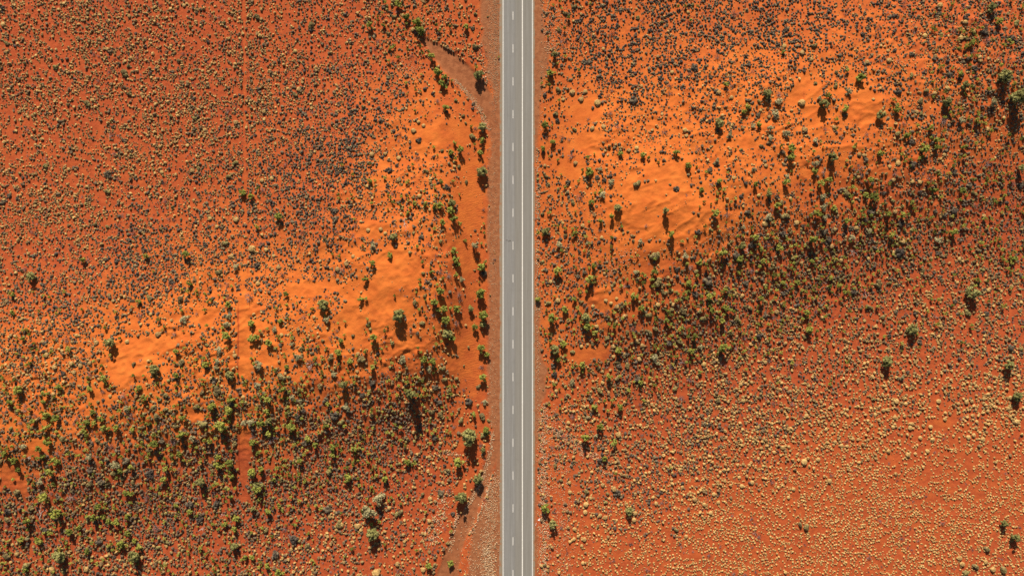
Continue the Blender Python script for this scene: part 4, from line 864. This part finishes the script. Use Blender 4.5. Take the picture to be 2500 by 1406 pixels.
SIZE = {'g': (5, 8.2), 't': (9, 12.5), 'o': (6, 9.5), 'd': (7, 10.5), 'w': (8, 11), 'y': (4.6, 6.2), 'c': (3.6, 5), 'k': (4.5, 7.5), 'f': (10, 14), 's': (1.9, 2.2)}
own = {}
SHORT = {'g': 'lime shrub', 't': 'grey tree', 'o': 'olive bush', 'd': 'leafless bush', 'w': 'silver shrub', 'y': 'straw hummock', 'c': 'cream hummock', 'k': 'dark bush', 'f': 'fallen branch', 's': 'pale stone'}
for li, (lx, ly, ph, full) in enumerate(LM):
    if full is None: continue
    c = [(math.hypot(i[1] - lx, i[2] - ly), n) for n, i in enumerate(items) if i[5]]
    d, n = min(c)
    if d < 14 and n not in own: own[n] = li
used = set()
def clean(s): return ' '.join(s.split())
DIRS = ['right of', 'above-right of', 'above', 'above-left of', 'left of', 'below-left of', 'below', 'below-right of']
def label_for(n, it):
    if n in own: used.add(LM[own[n]][3]); return LM[own[n]][3]
    k, x, y, r = it[:4]; a, b_ = SIZE[k]
    sz = 'tiny' if r < a * .85 else 'small' if r < a else 'huge' if r > b_ * 1.15 else 'large' if r > b_ else 'mid-sized'
    ds = sorted((math.hypot(x - l[0], y - l[1]), i) for i, l in enumerate(LM))
    near_k = []
    for q in sorted(items, key=lambda q: (q[1] - x) ** 2 + (q[2] - y) ** 2)[1:40]:
        if q[0] != k and q[0] not in near_k: near_k.append(q[0])
    first = None
    for nb in [None] + near_k[:4]:
        for dd, i in ds:
            if dd * S > 95: break
            l = LM[i]; dr = DIRS[int(round(math.atan2(-(y - l[1]), x - l[0]) / (math.pi / 4))) % 8]
            lk = LOOK[k] if nb is None else LOOK[k].split()[-1] + ' nearest ' + SHORT[nb] + ','
            s = clean('%s %s %.0f m %s %s' % (sz, lk, dd * S, dr, l[2]))
            key = clean('%s %s %s %s' % (sz, lk, dr, l[2])); first = first or s
            if key not in used and len(s.split()) <= 16: used.add(key); return s
    return first

# ---------------------------------------------------------------- place the individuals (copies share their mesh data)
col = scene.collection
n_by = {}
arr = np.array([(i[1], i[2], center_up(i[0], i[3], i[4])) for i in items])
WX, WY, WZ = to_world(arr[:, 0], arr[:, 1], arr[:, 2])
proto = {}
for n, it in enumerate(items):
    k, x, y, r, hf, hand = it; name, cat, grp = KIND[k]; R = r * S
    vi = random.randrange(len(VAR[k])); rot = rnd(0, 6.283)
    sc = (R * rnd(.95, 1.05), R * rnd(.95, 1.05), R * hf * rnd(.92, 1.1))
    key = (k, vi)
    if k in 'gtw': sc = (sc[0] * 1.12, sc[1] * 1.12, sc[2] * 1.02)
    if k in 'gt':
        if key not in proto:
            e = bpy.data.objects.new(name, None); col.objects.link(e)
            kids = []
            for pn, me in zip(('trunk', 'crown'), VAR[k][vi]):
                o = bpy.data.objects.new(pn, me); col.objects.link(o); o.parent = e; kids.append(o)
            proto[key] = (e, kids)
        else:
            e0, k0 = proto[key]; e = e0.copy(); col.objects.link(e)
            for c0 in k0:
                c = c0.copy(); col.objects.link(c); c.parent = e
    else:
        if key not in proto:
            e = bpy.data.objects.new(name, VAR[k][vi]); col.objects.link(e); proto[key] = (e, [])
        else:
            e = proto[key][0].copy(); col.objects.link(e)
    e.location = (WX[n], WY[n], WZ[n] - .02)
    e.rotation_euler = (0, 0, rot); e.scale = sc
    e['label'] = label_for(n, it); e['category'] = cat; e['group'] = grp

# ---------------------------------------------------------------- two white bits of litter on the right shoulder
x, y, z = to_world(1316.5, 1268.5)
g = Geo(); dome(g, 0, 0, .32, .16, 9, None, jit=.3); dome(g, .28, -.08, .2, .1, 7, None, jit=.3); dome(g, -.25, -.12, .2, .1, 7, None, jit=.3)
tube(g, (0, .1, .08), (.05, .85, .05), .09, .03, seg=5)
o = link(bpy.data.objects.new('plastic_scrap', single('plastic_scrap', g, [M['white']]))); o.location = (float(x), float(y), float(z))
o['label'] = 'crumpled white plastic scrap on the lower right road shoulder'; o['category'] = 'litter'
x, y, z = to_world(1308.6, 1279)
g = Geo(); tube(g, (-.14, -.5, .06), (.14, .5, .07), .06, .05, seg=6)
o = link(bpy.data.objects.new('fallen_marker_post', single('fallen_marker_post', g, [M['white']]))); o.location = (float(x), float(y), float(z))
o['label'] = 'slim white post lying on the gravel beside the right edge line'; o['category'] = 'post'
print('ITEMS', len(items), {k: len(v[0]) for k, v in rest.items()}, {k: sum(1 for i in items if i[0] == k) for k in KIND})
